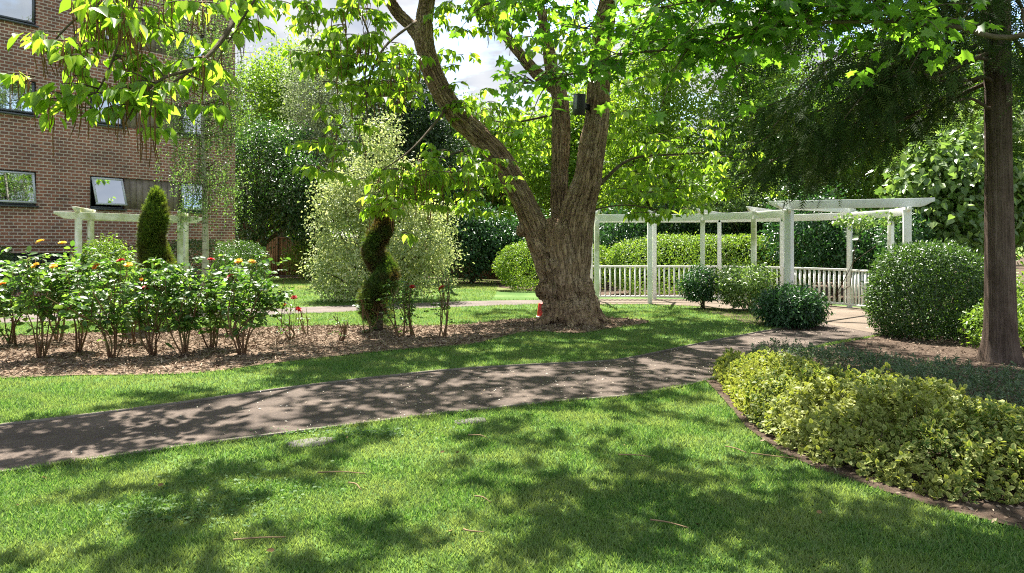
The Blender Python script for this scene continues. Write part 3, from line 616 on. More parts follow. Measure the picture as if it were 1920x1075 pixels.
def shrub(name, base, blobs, mat, label, cat, n_cl, per_cl, cl_r, size, tmpl, width=1.0, group=None, stems=6, stem_r=.015, **k):
    t = empty(name, (base[0], base[1], 0), label, cat, group); tb = MB(); bl = np.array(blobs, float)
    for i in range(stems):
        b = bl[rng.integers(len(bl))]; e = b[:3] + rdir(1)[0] * b[3:6] * .6; e[2] = max(e[2], .15)
        tb.tube(wiggle((base[0] + rng.normal() * .05, base[1] + rng.normal() * .05, 0), e, 5, .06), np.linspace(stem_r, stem_r * .4, 5), 5)
    tb.build('stem', M['bark'], t, True)
    link('foliage', crown_mesh('foliage', cloud(blobs, n_cl, per_cl, cl_r, size, tmpl, **k), tmpl, width), M[mat], t)
    return t
def clipped(name, c, half, mat, label, cat, n, size, tmpl=T_OVAL, width=1.0, p=3.2, rot=0, group=None, rough=.03, nz=0.11, fill=.28):
    """A sheared bush or hedge: leaves on a rounded-box surface, with an inner layer so that no light passes straight through."""
    d = rdir(n); h = np.asarray(half, float); q = (np.abs(d) ** p).sum(1) ** (-1 / p); P = d * q[:, None] * h; Nn = norm(np.sign(d) * np.abs(P / h) ** (p - 1) / h)
    w = rng.random(n); P = P * (1 + (rng.random(n) < .04) * rng.uniform(.02, .1, n))[:, None] * (1 + nz * n3(P * 1.7 + c[0])[:, None]) - Nn * (w ** 2 * fill)[:, None] + rng.normal(size=(n, 3)) * rough
    cr_, sr = math.cos(rot), math.sin(rot); Rm = np.array(((cr_, sr, 0), (-sr, cr_, 0), (0, 0, 1))); P = P @ Rm; Nn = Nn @ Rm
    P = P + np.asarray(c, float); k = P[:, 2] > .03; P, Nn = P[k], Nn[k]; m = len(P)
    N = Nn * .9 + np.array((0, 0, .35)) + rng.normal(size=(m, 3)) * .55; A = rng.normal(size=(m, 3)) + Nn * .5
    t = empty(name, (c[0], c[1], 0), label, cat, group)
    tb = MB()
    for i in range(7):
        e = np.asarray(c, float) + rdir(1)[0] @ np.diag(h * .6); e[2] = abs(e[2] - .1) + .15; tb.tube(wiggle((c[0] + rng.normal() * h[0] * .2, c[1] + rng.normal() * h[1] * .2, 0), e, 5, .05), np.linspace(.025, .008, 5), 5)
    tb.build('stem', M['bark'], t, True)
    link('foliage', leaf_mesh('foliage', P, A, N, rng.uniform(.7, 1.25, m) * size, tmpl, width), M[mat], t); return t

# ------------------------------------------------------------------ the big catalpa
CY = 14.9
def cat_pt(rows):
    """rows of (u, v, width px, depth offset) -> points and radii"""
    P = np.array([at(u, v, CY + dy) for u, v, w, dy in rows]); r = np.array([w * .885 / 2 / FPX * (CY + dy) for u, v, w, dy in rows]); return P, r
limbs = [
    [(1076, 606, 132, 0), (1070, 570, 104, 0), (1062, 530, 98, 0), (1058, 490, 98, 0), (1052, 450, 92, 0), (1060, 420, 80, .05)],
    [(1048, 545, 66, -.1), (1036, 500, 70, -.05), (1015, 455, 62, 0), (994, 405, 53, -.02), (970, 355, 50, -.05), (938, 298, 50, -.1), (892, 250, 49, -.2), (852, 210, 47, -.3), (822, 160, 45, -.4), (802, 110, 43, -.5), (794, 62, 42, -.6), (798, 20, 36, -.7), (806, -60, 32, -.9), (790, -200, 26, -1.4), (740, -380, 16, -2.0)],
    [(800, 85, 30, -.55), (768, 48, 27, -.6), (742, 20, 26, -.7), (722, -14, 24, -.9), (670, -90, 20, -1.4), (590, -180, 15, -2.2), (520, -240, 10, -3)],
    [(1052, 500, 54, .25), (1050, 440, 40, .35), (1048, 380, 38, .45), (1050, 310, 38, .55), (1052, 240, 40, .65), (1049, 180, 36, .75), (1036, 135, 30, .85), (1030, 100, 28, .9), (1018, 40, 22, 1.1), (1005, -60, 20, 1.4), (1020, -220, 14, 1.8)],
    [(1046, 170, 30, .8), (1020, 150, 28, .9), (994, 125, 26, 1.0), (966, 90, 23, 1.2), (942, 55, 20, 1.4), (920, 0, 18, 1.7), (890, -120, 14, 2.4)],
    [(1069, 520, 88, 0), (1075, 450, 82, -.02), (1083, 400, 75, -.05), (1100, 340, 61, -.1), (1110, 280, 58, -.15), (1119, 220, 53, -.2), (1123, 160, 49, -.25), (1126, 100, 46, -.3), (1136, 30, 42, -.4), (1160, -90, 36, -.7), (1210, -260, 24, -1.2), (1270, -400, 14, -1.6)],
    # buttress roots
    [(1094, 525, 36, -.05), (1108, 572, 40, -.15), (1132, 602, 26, -.3), (1152, 611, 14, -.45), (1172, 614, 6, -.6)],
    [(1054, 525, 36, -.1), (1040, 575, 38, -.2), (1020, 603, 24, -.45), (1000, 612, 12, -.65), (980, 615, 5, -.85)],
    [(1076, 530, 44, -.15), (1076, 585, 42, -.45), (1072, 612, 22, -.75), (1066, 622, 8, -.95)],
    [(1088, 530, 40, -.15), (1098, 580, 40, -.4), (1112, 608, 22, -.65), (1124, 618, 8, -.9)],
]
burls = [(1027, 545, 23, -.32), (1034, 500, 20, -.3), (1022, 472, 15, -.2), (979, 432, 12, -.1), (986, 420, 11, -.1), (1040, 528, 17, -.35), (1060, 585, 20, -.5), (1045, 585, 18, -.45), (1090, 590, 18, -.5), (1030, 575, 16, -.4)]
raw = MB(); skel = []
for rows in limbs:
    P, r = cat_pt(rows); q = curve(np.c_[P, r], 5); raw.tube(q[:, :3], q[:, 3], 18); skel.append(q)
for u, v, w, dy in burls:
    c = at(u, v, CY + dy); r = w / FPX * (CY + dy); th = np.linspace(0, np.pi, 9); raw.tube(np.stack([np.full(9, c[0]), np.full(9, c[1]), c[2] - r * 1.1 * np.cos(th)], 1), np.maximum(r * np.sin(th), .004), 12)
me = raw.mesh('raw'); tmp = bpy.data.objects.new('raw', me); C.objects.link(tmp)
rm = tmp.modifiers.new('r', 'REMESH'); rm.mode = 'VOXEL'; rm.voxel_size = .019; sm = tmp.modifiers.new('s', 'SMOOTH'); sm.factor = .5; sm.iterations = 6
dg = bpy.context.evaluated_depsgraph_get(); ev = bpy.data.meshes.new_from_object(tmp.evaluated_get(dg)); bpy.data.objects.remove(tmp)
nv = len(ev.vertices); X = np.empty(nv * 3, np.float32); ev.vertices.foreach_get('co', X); X = X.reshape(-1, 3).astype(float)
NV = np.empty(nv * 3, np.float32); ev.vertices.foreach_get('normal', NV); NV = NV.reshape(-1, 3).astype(float)
best = np.full(nv, 1e9); bark = np.zeros((nv, 3))
for li, q in enumerate(skel[:6]):
    ln = np.concatenate([[0], np.cumsum(np.linalg.norm(np.diff(q[:, :3], axis=0), axis=1))])
    for i in range(len(q) - 1):
        a, b = q[i, :3], q[i + 1, :3]; ab = b - a; t = np.clip(((X - a) @ ab) / (ab @ ab), 0, 1); c = a + t[:, None] * ab; rr = q[i, 3] + t * (q[i + 1, 3] - q[i, 3])
        d = np.linalg.norm(X - c, axis=1) - rr; k = d < best; best[k] = d[k]
        off = (X - c)[k]; bark[k] = np.c_[off[:, 0] * .33 / rr[k] + li * 5, off[:, 1] * .33 / rr[k], ln[i] + t[k] * np.linalg.norm(ab)]
gn = np.array([mnoise.noise(Vector((p[0] * 13, p[1] * 13, p[2] * 1.5))) for p in bark]); g2 = np.array([mnoise.noise(Vector((p[0] * 27, p[1] * 27, p[2] * 3.2 + 7))) for p in bark])
g3 = n3(X, 3.2, 5.0); low = np.clip((1.4 - X[:, 2]) / 1.4, 0, 1)
disp = -np.exp(-(gn / .1) ** 2) * .048 - np.exp(-(g2 / .12) ** 2) * .02 + g3 * (.018 + .06 * low) + n3(X, 7.5, 2.0) * .03 * low
X2 = X + NV * disp[:, None]
ev.vertices.foreach_set('co', X2.astype(np.float32).ravel()); a = ev.attributes.new('bark', 'FLOAT_VECTOR', 'POINT'); a.data.foreach_set('vector', bark.astype(np.float32).ravel())
ev.polygons.foreach_set('use_smooth', np.ones(len(ev.polygons), bool)); ev.update()
catalpa = empty('catalpa_tree', tuple(at(1072, 605, CY) * (1, 1, 0)), 'old catalpa with burred three stemmed trunk and hanging seed pods on the lawn', 'tree')
link('trunk', ev, M['catalpa_bark'], catalpa)

# leafy shoots: a thin twig with whorls of big heart-shaped leaves, some with bunches of pods
LP, LA, LN, LS = [], [], [], []
twig_mb = MB(); pod_mb = MB()
def shoot(p0, d, ln, size, pods=0, whorls=3):
    d = norm(d); p1 = p0 + d * ln; p1 = p1 + np.array((0, 0, -.18 * ln)); mid = (p0 + p1) / 2 + np.array((0, 0, .07 * ln))
    pts = curve([p0, mid, p1], 3); twig_mb.tube(pts, np.linspace(.010, .004, len(pts)), 4)
    for w in range(whorls):
        t = .35 + .65 * w / max(whorls - 1, 1); q = pts[min(int(t * (len(pts) - 1)), len(pts) - 1)]; ph = rng.uniform(0, 6.28)
        for k in range(3 if w < whorls - 1 else 4):
            a = ph + k * 2.1; o = np.array((math.cos(a), math.sin(a), 0)) + d * .5; o = norm(o); st = q + o * size * rng.uniform(.25, .5) + np.array((0, 0, -.03))
            ax = norm(o * rng.uniform(.4, 1.0) + np.array((0, 0, -rng.uniform(.35, 1.1))) + rng.normal(size=3) * .15)
            LP.append(st); LA.append(ax); LN.append(np.array((0, 0, 1.0)) + o * .6 + rng.normal(size=3) * .35); LS.append(size * rng.uniform(.55, 1.2))
    for k in range(pods):
        q = pts[rng.integers(len(pts))] + rng.normal(size=3) * .05; l = rng.uniform(.22, .42); e = q + np.array((rng.normal() * .04, rng.normal() * .04, -l))
        pod_mb.tube([q, (q + e) / 2 + rng.normal(size=3) * .015, e], [.005, .007, .004], 4)
def bough(rows, r0=.03):
    P = np.array([at(*r) for r in rows]); q = curve(P, 6); twig_mb.tube(q, np.linspace(r0, .008, len(q)), 6); return q
def dress(q, n, ln, size, pods=0, start=.15, spread=1.0):
    for i in range(n):
        t = rng.uniform(start, 1); p = q[int(t * (len(q) - 1))]; d = rng.normal(size=3) * spread; d[2] *= .4; shoot(p, d, ln * rng.uniform(.5, 1.2), size, pods if rng.random() < .5 else 0)
def spray(u, v, y, ru, rv, n, size, pods=0, ry=.8, ln=.35):
    """n shoots spread through an ellipsoid that hangs where the photo shows a leafy clump."""
    for i in range(n):
        d = rdir(1)[0] * rng.random() ** .4; c = at(u + d[0] * ru, v + d[2] * rv, y + d[1] * ry)
        shoot(c, np.array((d[0] + rng.normal() * .5, d[1] + rng.normal() * .5, .1)), ln * rng.uniform(.6, 1.2), size, pods if rng.random() < .6 else 0)
# long low bough reaching left towards the camera, over the rose bed
q = bough([(722, -14, 14), (620, -120, 12.3), (500, -60, 10), (420, 70, 8.6), (360, 130, 8.1), (300, 170, 7.9)], .06)
q2 = bough([(470, -10, 9.2), (380, -40, 8.6), (260, -30, 8.2), (150, 30, 8.0), (90, 90, 7.9)], .035)
q3 = bough([(260, -30, 8.2), (230, 60, 8.0), (200, 140, 7.9), (170, 190, 7.8)], .02)
q4 = bough([(360, 130, 8.1), (300, 150, 7.9), (260, 190, 7.8), (230, 240, 7.8)], .02)
q5 = bough([(490, -20, 9.4), (440, 60, 9.0), (410, 110, 8.8), (400, 150, 8.7)], .018)
for qq, n, pd_ in ((q2, 9, 7), (q3, 6, 7), (q4, 7, 5), (q5, 3, 2), (q[-14:], 4, 4)): dress(qq, n, .4, .18, pd_, .1)
spray(120, 95, 7.9, 75, 85, 6, .18, 7, .5); spray(210, 50, 8.0, 90, 70, 9, .18, 14, .6); spray(260, 190, 7.9, 95, 65, 8, .175, 6, .5); spray(320, 60, 8.3, 75, 80, 7, .17, 3, .6); spray(150, 190, 7.8, 60, 40, 3, .18, 3, .4)
spray(420, 15, 9.2, 45, 30, 4, .18, 1)
# clumps that hang from the three stems around and behind the trunk
for (u, v, y, ru, rv, n, pods) in ((640, 40, 12, 70, 70, 26, 2), (700, 110, 12.2, 70, 60, 30, 3), (740, 160, 12.4, 60, 40, 18, 4), (610, 120, 12, 40, 40, 10, 1), (620, 285, 11.5, 30, 45, 8, 1), (600, 310, 11.5, 18, 25, 3, 0), (540, 30, 12.5, 40, 30, 6, 0),
                               (750, 330, 13, 55, 45, 22, 4), (790, 360, 13.2, 60, 30, 18, 3), (850, 310, 13.4, 70, 40, 20, 2), (905, 330, 14.2, 50, 40, 16, 1), (720, 380, 12.8, 30, 25, 6, 2), (880, 185, 14.5, 50, 40, 10, 1), (930, 250, 15.8, 60, 50, 22, 1), (985, 260, 16.5, 50, 60, 20, 0),
                               (880, 30, 14, 70, 40, 18, 1), (960, 20, 14, 70, 35, 20, 0), (1010, 200, 16.4, 45, 50, 12, 0), (1060, 70, 13.2, 90, 60, 24, 0), (870, 110, 15, 30, 30, 4, 0),
                               (1180, 260, 16, 60, 60, 18, 0), (1240, 300, 16, 60, 50, 22, 0), (1310, 320, 16, 60, 40, 18, 0), (1220, 355, 15.4, 60, 30, 18, 0), (1370, 310, 15.8, 40, 35, 10, 0), (1180, 170, 15, 60, 50, 14, 0), (1330, 370, 15.5, 40, 22, 8, 0), (1250, 400, 15, 50, 18, 8, 0), (1420, 290, 15.5, 25, 25, 4, 0), (745, 430, 12.6, 12, 12, 1, 1), (960, 330, 15.8, 45, 60, 16, 0), (905, 385, 14.6, 50, 25, 8, 0), (1290, 260, 16.2, 60, 40, 14, 0), (1395, 350, 15.6, 40, 30, 9, 0), (1170, 215, 15.6, 40, 50, 10, 0), (660, 200, 12.3, 50, 40, 9, 1)):
    spray(u, v, y, ru, rv, int(n * 1.3), .155, pods, .8)
bough([(840, 200, 14.5), (800, 250, 14), (760, 290, 13.5), (700, 330, 13)], .03); bough([(1120, 350, 15), (1180, 300, 15.5), (1260, 290, 16), (1360, 285, 16)], .04); bough([(1105, 400, 14.9), (1130, 390, 14.8), (1180, 385, 15), (1240, 395, 15)], .02)
bough([(780, 40, 14), (720, 90, 13), (690, 160, 12.4), (688, 230, 12.2)], .03); bough([(640, -40, 13), (690, 60, 12.4), (684, 150, 12.2), (690, 220, 12)], .02); bough([(1060, 210, 15.5), (960, 230, 15.8), (900, 220, 15.6)], .03); bough([(900, 280, 14.7), (850, 288, 13.9), (800, 320, 13.3)], .025)
# upper crown, above the picture: leaf clumps set towards the sun to shape the dappled shade
def shaded(x, z):
    if z > 12: return x > -.6
    if z > 8: return x > -3.3
    if z > 6: return x > -3.9
    if z > 5.3: return x > -3.0
    return x > -4.0
fork = at(1060, -60, CY)
for k in range(640):
    gx, gz = rng.uniform(-4.2, 5.6), rng.uniform(2.6, 17.5)
    if not shaded(gx, gz) or rng.random() < (.40 if gz < 6.5 else .2): continue
    hz = rng.uniform(.36, .62) * 10 + .30 * gz + rng.uniform(0, 1.6); c = np.array((gx, gz, 0)) + np.array(to_sun) / to_sun.z * hz
    if hz < 2.1 + .36 * c[1]: hz = 2.1 + .36 * c[1] + rng.uniform(0, .8); c = np.array((gx, gz, 0)) + np.array(to_sun) / to_sun.z * hz
    if k % 3 == 0: twig_mb.tube(curve(wiggle(c + norm(fork - c) * rng.uniform(.6, 1.6) + (rng.normal() * .5, rng.normal() * .5, .3), c, 4, .08), 3), np.linspace(.02, .007, 10), 4)
    if k % 30 == 0:
        m1 = fork + (c - fork) * .5 + np.array((rng.normal() * .6, rng.normal() * .6, 1.2)); twig_mb.tube(curve(np.vstack([wiggle(fork, m1, 4, .06)[:-1], wiggle(m1, c, 4, .08)]), 4), np.linspace(.05, .01, 25), 5)
    for j in range(3): shoot(c + rng.normal(size=3) * (.2, .2, .15), rng.normal(size=3) * (1, 1, .3), .34, .2, 0, 3)
twig_mb.build('branch', M['bark'], catalpa, True)
def clear_of_lamp(P):
    P = np.array(P); u = U0 + FPX * P[:, 0] / P[:, 1]; v = V0 + FPX * (EYE - P[:, 2]) / P[:, 1]      # no leaf grows in front of the lamp on the stem
    return ~((abs(u - 1088) < 30) & (abs(v - 192) < 38) & (P[:, 1] < 14.6))
kp = clear_of_lamp(LP); LP, LA, LN, LS = (np.array(q_)[kp] for q_ in (LP, LA, LN, LS))
link('crown', leaf_mesh('crown', np.array(LP), np.array(LA), np.array(LN), np.array(LS), T_HEART, .9, None, rng.uniform(.5, 2.2, len(LP))), M['catalpa_leaf'], catalpa)
pod_mb.build('seed_pods', M['pod'], catalpa)['kind'] = 'stuff'

# ------------------------------------------------------------------ maple overhead (its trunk stands right of the camera)
maple = empty('maple_tree', (5.2, 2.2, 0), 'maple reaching dark lobed leaves across the top from the right', 'tree')
mb = MB(); mb.tube(curve([(5.2, 2.2, 0), (5.2, 2.25, 1.5), (5.1, 2.4, 3.0), (5.0, 2.6, 5), (4.6, 3.2, 7.5)], 5), np.linspace(.3, .1, 21), 12); mb.build('trunk', M['bark'], maple, True)
mb = MB(); MP, MA, MN, MS = [], [], [], []
def mleaf(p, o, size):
    ax = norm(o * rng.uniform(.5, 1) + np.array((0, 0, -rng.uniform(.1, .8))) + rng.normal(size=3) * .2); MP.append(p + o * .05); MA.append(ax); MN.append(np.array((0, 0, 1.)) + rng.normal(size=3) * .45); MS.append(size * rng.uniform(.7, 1.25))
def mtwig(p0, d, ln, size, nodes=4):
    d = norm(d); pts = curve([p0, p0 + d * ln * .5 + (0, 0, .03), p0 + d * ln + np.array((0, 0, -.12 * ln))], 3); mb.tube(pts, np.linspace(.006, .0025, len(pts)), 4)
    sd = norm(np.cross(d, (0, 0, 1)) + 1e-6)
    for k in range(nodes):
        q = pts[min(int((k + 1) / nodes * (len(pts) - 1)), len(pts) - 1)]
        for s in (1, -1): mleaf(q, sd * s + d * .5, size)
    mleaf(pts[-1], d, size)
mb_br = [[(2500, -420, 4.2), (2150, -60, 4.6), (1920, 66, 5.0), (1787, 50, 5.2), (1716, 46, 5.3), (1679, 32, 5.4), (1630, 20, 5.5), (1560, 16, 5.6), (1426, 40, 5.8), (1310, 56, 6.0), (1180, 60, 6.2), (1060, 50, 6.4)],
         [(1700, 40, 5.4), (1500, 45, 5.5), (1376, 71, 5.6), (1311, 89, 5.7), (1162, 104, 6.0), (1049, 146, 6.2), (960, 160, 6.4)],
         [(2150, -60, 4.6), (1900, -60, 5.0), (1600, -70, 5.4), (1300, -40, 5.8), (1050, -20, 6.2), (900, 10, 6.4)],
         [(1560, 16, 5.6), (1450, -5, 5.4), (1330, 0, 5.4), (1200, 20, 5.5)]]
for k, rows in enumerate(mb_br):
    q = curve([at(*r) for r in rows], 6); mb.tube(q, np.linspace(.022 if k in (0, 2) else .014, .005, len(q)), 6)
    lo = 20 if k == 0 else 11 if k == 2 else 3
    for i in range((75, 75, 80, 45)[k]):
        t = int(rng.uniform(lo, len(q) - 1)); d = rng.normal(size=3); d[2] *= .35; mtwig(q[t], d, rng.uniform(.2, .5), .10, rng.integers(2, 5))
for k in range(80):  # unseen clumps above the frame, placed sunward to shade the golden euonymus
    gx, gz = rng.uniform(2.3, 6.5), rng.uniform(2.6, 9.5)
    if rng.random() > np.clip((gx - 1.6) * .45 + (7.5 - gz) * .1, .12, .8): continue
    hz = rng.uniform(4.6, 6.2); c = np.array((gx, gz, 0)) + np.array(to_sun) / to_sun.z * hz; hz2 = max(hz, 2.0 + .36 * c[1]); c = np.array((gx, gz, 0)) + np.array(to_sun) / to_sun.z * hz2
    mb.tube(curve(wiggle(c + norm(np.array((4.9, 2.7, 5.5)) - c) * rng.uniform(.8, 2), c, 4, .07), 3), np.linspace(.02, .006, 10), 4)
    for j in range(6):
        dd = rng.normal(size=3); dd[2] *= .3; mtwig(c + rng.normal(size=3) * (.2, .2, .12), dd, .36, .14, 4)
for (cx_, cy_, cz_, rx, ry, rz, n) in ((4.8, 3.6, 7.6, 2.6, 2.2, 1.2, 130), (6.5, 7.4, 6.2, 1.6, 1.6, .9, 130)):
    hub = np.array((cx_, cy_, cz_)); ql = wiggle((4.9, 2.7, 5.2), hub, 5, .06); mb.tube(ql, np.linspace(.06, .02, 5), 6)
    for i in range(n // 11):
        d = rdir(1)[0] * rng.random() ** .4; p = hub + d * (rx, ry, rz); mb.tube(wiggle(hub, p, 4, .05), np.linspace(.016, .005, 4), 4)
        for j in range(8):
            dd = rng.normal(size=3); dd[2] *= .3; mtwig(p + rng.normal(size=3) * (.2, .2, .12), dd, .4, .15, 4)
mb.build('branch', M['bark'], maple, True)
kp = clear_of_lamp(MP); MP, MA, MN, MS = (np.array(q_)[kp] for q_ in (MP, MA, MN, MS))
link('crown', leaf_mesh('crown', np.array(MP), np.array(MA), np.array(MN), np.array(MS), T_MAPLE, 1.0, None, rng.uniform(.4, 2.4, len(MP))), M['maple_leaf'], maple)

# ------------------------------------------------------------------ red-barked conifer on the right
con = empty('conifer_tree', (6.55, 10.0, 0), 'tall conifer with straight red brown fibrous trunk and dark drooping sprays', 'tree')
tz = np.array([0, .12, .35, .8, 1.6, 2.6, 4, 6, 9, 13]); tr_ = np.array([.28, .245, .205, .182, .168, .16, .155, .148, .13, .07])
tq = curve(np.c_[6.55 - .012 * tz, 10 + .0 * tz, tz, tr_], 8); n_ = 40; ph = np.arange(n_) / n_ * 2 * np.pi
Vt = []; Bk = []
for x, y, z, r in tq:
    fl_ = 1 + .10 * max(0, 1 - z / 1.2) * np.cos(5 * ph + .6) + .035 * np.cos(11 * ph + 1.2 * z) + .02 * np.cos(17 * ph - z)
    Vt.append(np.c_[x + r * fl_ * np.cos(ph), y + r * fl_ * np.sin(ph), np.full(n_, z - .01)]); Bk.append(np.c_[np.cos(ph) * .3, np.sin(ph) * .3, np.full(n_, z)])
K = len(tq); MB().add(np.vstack(Vt), [[i * n_ + j, i * n_ + (j + 1) % n_, (i + 1) * n_ + (j + 1) % n_, (i + 1) * n_ + j] for i in range(K - 1) for j in range(n_)], np.vstack(Bk)).build('trunk', M['cedar_bark'], con, True)
cb = MB(); FP, FA, FN, FS = [], [], [], []
def cbranch(p0, p1, sag, n, hang=.5):
    q = wiggle(p0, p1, 6, .03); q = curve(q, 4); t = np.linspace(0, 1, len(q)); n = int(n * .95); ln = np.linalg.norm(np.subtract(p1, p0)); q[:, 2] -= sag * ln * (t * t - t * .2); cb.tube(q, np.linspace(.035, .006, len(q)), 5)
    for i in range(n):
        k = (rng.integers(2, 10) + rng.normal() * .16) / 9.6; p = q[int(k * (len(q) - 1))]; dr = norm(q[-1] - q[0]); sd = norm(np.cross(dr, (0, 0, 1))) * rng.choice((-1, 1))
        s0 = p + sd * abs(rng.normal()) * .26 + dr * rng.uniform(-.1, .25); L_ = rng.uniform(.2, hang)
        for m_ in range(3):
            FP.append(s0 + np.array((rng.normal() * .07, rng.normal() * .07, -L_ * m_ / 3))); FA.append(sd * .6 + dr * .6 + np.array((0, 0, -1.0)) + rng.normal(size=3) * .65); FN.append(rng.normal(size=3) + sd * .5 + np.array((0, -.6, 0))); FS.append(rng.uniform(.16, .33))
def cb_px(u, v, y, z0, n, sag=.11, hang=.5): cbranch((6.5, 10, z0), at(u, v - 24, y), sag, n, hang)
for (u, v, y, z0, n) in ((1390, 250, 8.8, 4.6, 150), (1420, 300, 9.6, 4.2, 150), (1480, 330, 10.6, 3.9, 150), (1370, 190, 9.0, 5.0, 130), (1450, 200, 8.4, 5.0, 130), (1530, 280, 11.4, 4.2, 120), (1340, 120, 9.6, 5.5, 120), (1500, 120, 8.0, 5.4, 120), (1580, 200, 8.6, 5.0, 110), (1420, 60, 9.0, 5.9, 120), (1600, 60, 8.2, 5.8, 110),
                         (1960, 120, 8.2, 5.2, 90), (2000, 220, 9.4, 4.5, 90), (1900, 270, 11.6, 4.0, 80), (1700, 120, 8.4, 5.4, 80), (2060, 60, 10.5, 5.6, 80), (1800, 30, 8.4, 5.8, 80), (1560, 330, 12, 3.8, 90), (1470, 260, 12, 4.8, 110), (1380, 310, 10.4, 4.4, 110)):
    cb_px(u, v, y, z0, n)
for k in range(46):
    z = 5.9 + k * .15; a = k * 2.4; ln = 3.4 * (1 - (z - 5.9) / 8.5) + .5; cbranch((6.5, 10, z), (6.5 + math.cos(a) * ln, 10 + math.sin(a) * ln, z - .3), .1, 55, .5)
for (u, v, y, z0) in ((1650, 131, 8.6, 4.0), (1700, 143, 9.2, 3.7), (1776, 180, 9.6, 3.4), (1700, 60, 9.2, 4.6)): cb.tube(curve(wiggle((6.5, 10, z0), at(u, v, y), 6, .05), 4), np.linspace(.03, .006, 21), 5)
cb.build('branch', M['bark'], con, True)
link('foliage', leaf_mesh('foliage', np.array(FP), np.array(FA), np.array(FN), np.array(FS), T_FROND, 1.25), M['conifer_leaf'], con)

# ------------------------------------------------------------------ birch in front of the building
bx, by = -8.24, 20.0
birch = empty('birch_tree', (bx, by, 0), 'slender pale barked birch with fine weeping foliage beside the arbour', 'tree')
def birch_bark():
    m, t, b = newmat('birch_bark'); l = t.links.new; a = t.nodes.new('ShaderNodeAttribute'); a.attribute_name = 'bark'; mp_ = t.nodes.new('ShaderNodeMapping'); mp_.inputs['Scale'].default_value = (3, 3, 9); l(a.outputs['Vector'], mp_.inputs['Vector'])
    n = noise_node(t, 1.5, 5, .65, mp_.outputs['Vector']); r = ramp(t, [(.36, (.08, .065, .05)), (.46, (.4, .36, .27)), (.7, (.5, .47, .38))]); l(n.outputs['Fac'], r.inputs['Fac']); l(r.outputs['Color'], b.inputs['Base Color']); b.inputs['Roughness'].default_value = .7; return m
M['birch_bark'] = birch_bark()
tb = MB(); bq = curve([(bx, by, 0), (bx + .03, by, 1.5), (bx, by, 3), (bx - .04, by, 4.5), (bx, by, 6), (bx + .1, by, 9.5)], 4); tb.tube(bq, np.linspace(.1, .02, len(bq)), 10); tb.build('trunk', M['birch_bark'], birch, True)
tb = MB(); BP, BA = [], []
for i in range(120):
    z = rng.uniform(2.6, 9.2); a = rng.uniform(0, 6.28); ln = rng.uniform(.5, 1.6); o = np.array((math.cos(a), math.sin(a), 0)); p0 = np.array((bx, by, z)); p1 = p0 + o * ln + (0, 0, .25 * ln); tb.tube(wiggle(p0, p1, 4, .06), np.linspace(.014, .005, 4), 4)
    for j in range(7):
        s = p0 + (p1 - p0) * rng.uniform(.35, 1) + rng.normal(size=3) * .08; L_ = rng.uniform(.4, 1.3); e = s + np.array((rng.normal() * .08, rng.normal() * .08, -L_)); tb.tube([s, (s + e) / 2 + rng.normal(size=3) * .02, e], [.004, .003, .002], 3)
        m_ = int(L_ * 26); tt = rng.random(m_)[:, None]; BP.append(s + (e - s) * tt + rng.normal(size=(m_, 3)) * .04)
BP = np.vstack(BP); m_ = len(BP)
tb.build('branch', M['bark'], birch, True)
link('crown', leaf_mesh('crown', BP, rng.normal(size=(m_, 3)) + (0, 0, -.8), rng.normal(size=(m_, 3)), rng.uniform(.035, .065, m_), T_DIAMOND, 1.3), M['birch_leaf'], birch)

# ------------------------------------------------------------------ trees beyond the fence
BT = 'trees beyond the fence'
def E(u0, u1, v0, v1, y, d=1.0):
    """ellipsoid that fills a box of the photo at distance y"""
    x0, x1 = (u0 - U0) / FPX * y, (u1 - U0) / FPX * y; z1, z0 = EYE - (v0 - V0) / FPX * y, EYE - (v1 - V0) / FPX * y
    return ((x0 + x1) / 2, y, (z0 + z1) / 2, (x1 - x0) / 2, (x1 - x0) / 2 * d, (z1 - z0) / 2)
def btree(name, u, y, boxes, mat, label, n=1500, per=18, clr=.38, size=.2, tmpl=T_DIAMOND, **k):
    tree(name, ((u - U0) / FPX * y, y), [E(*b[:4], y + (b[4] if len(b) > 4 else 0)) for b in boxes], mat, label, 'tree', n, per, clr, size, tmpl, .22, group=BT, **k)
btree('broadleaf_tree', 520, 41, [(430, 540, 110, 300), (480, 620, 90, 280, 2), (430, 600, 250, 420, -2)], 'lime_leaf', 'bright green rounded tree just right of the brick building', 1700)
btree('silver_tree', 600, 37, [(540, 660, 60, 260), (560, 720, 140, 340, -1), (500, 640, 230, 400, 1)], 'silver_leaf', 'grey green silvery leaved tree behind the cream shrub', 1600, 16, .3, .14)
btree('bay_tree', 462, 33, [(430, 540, 230, 400), (500, 620, 290, 440, -1), (420, 500, 340, 490, -1.5), (520, 590, 240, 330, .5), (540, 620, 330, 450, -1.2)], 'glossy_leaf', 'dark glossy evergreen overhanging the fence beside the building', 1900, 15, .28, .14, T_OVAL)
btree('yew_tree', 770, 31.5, [(680, 840, 110, 330), (720, 880, 200, 410, -.5), (640, 760, 260, 430, .5)], 'yew_leaf', 'nearly black yew behind the left catalpa limb', 2200, 16, .28, .15)
btree('broadleaf_tree', 930, 37, [(850, 960, 260, 420), (900, 1030, 230, 420, 1), (840, 920, 190, 330, 1.5)], 'mid_leaf', 'mid green tree glimpsed between the left and middle catalpa stems', 1300)
btree('broadleaf_tree', 1060, 35, [(980, 1120, 190, 400), (1050, 1190, 150, 390, 1)], 'lime_leaf', 'yellow green tree directly behind the catalpa trunk', 1500)
btree('broadleaf_tree', 1240, 31, [(1130, 1290, 60, 330), (1200, 1380, 130, 390, -.5), (1180, 1340, -120, 180, 1), (1120, 1240, 220, 420)], 'lime_leaf', 'tall airy light green tree above the left half of the pergola', 2300, 15, .4, .16)
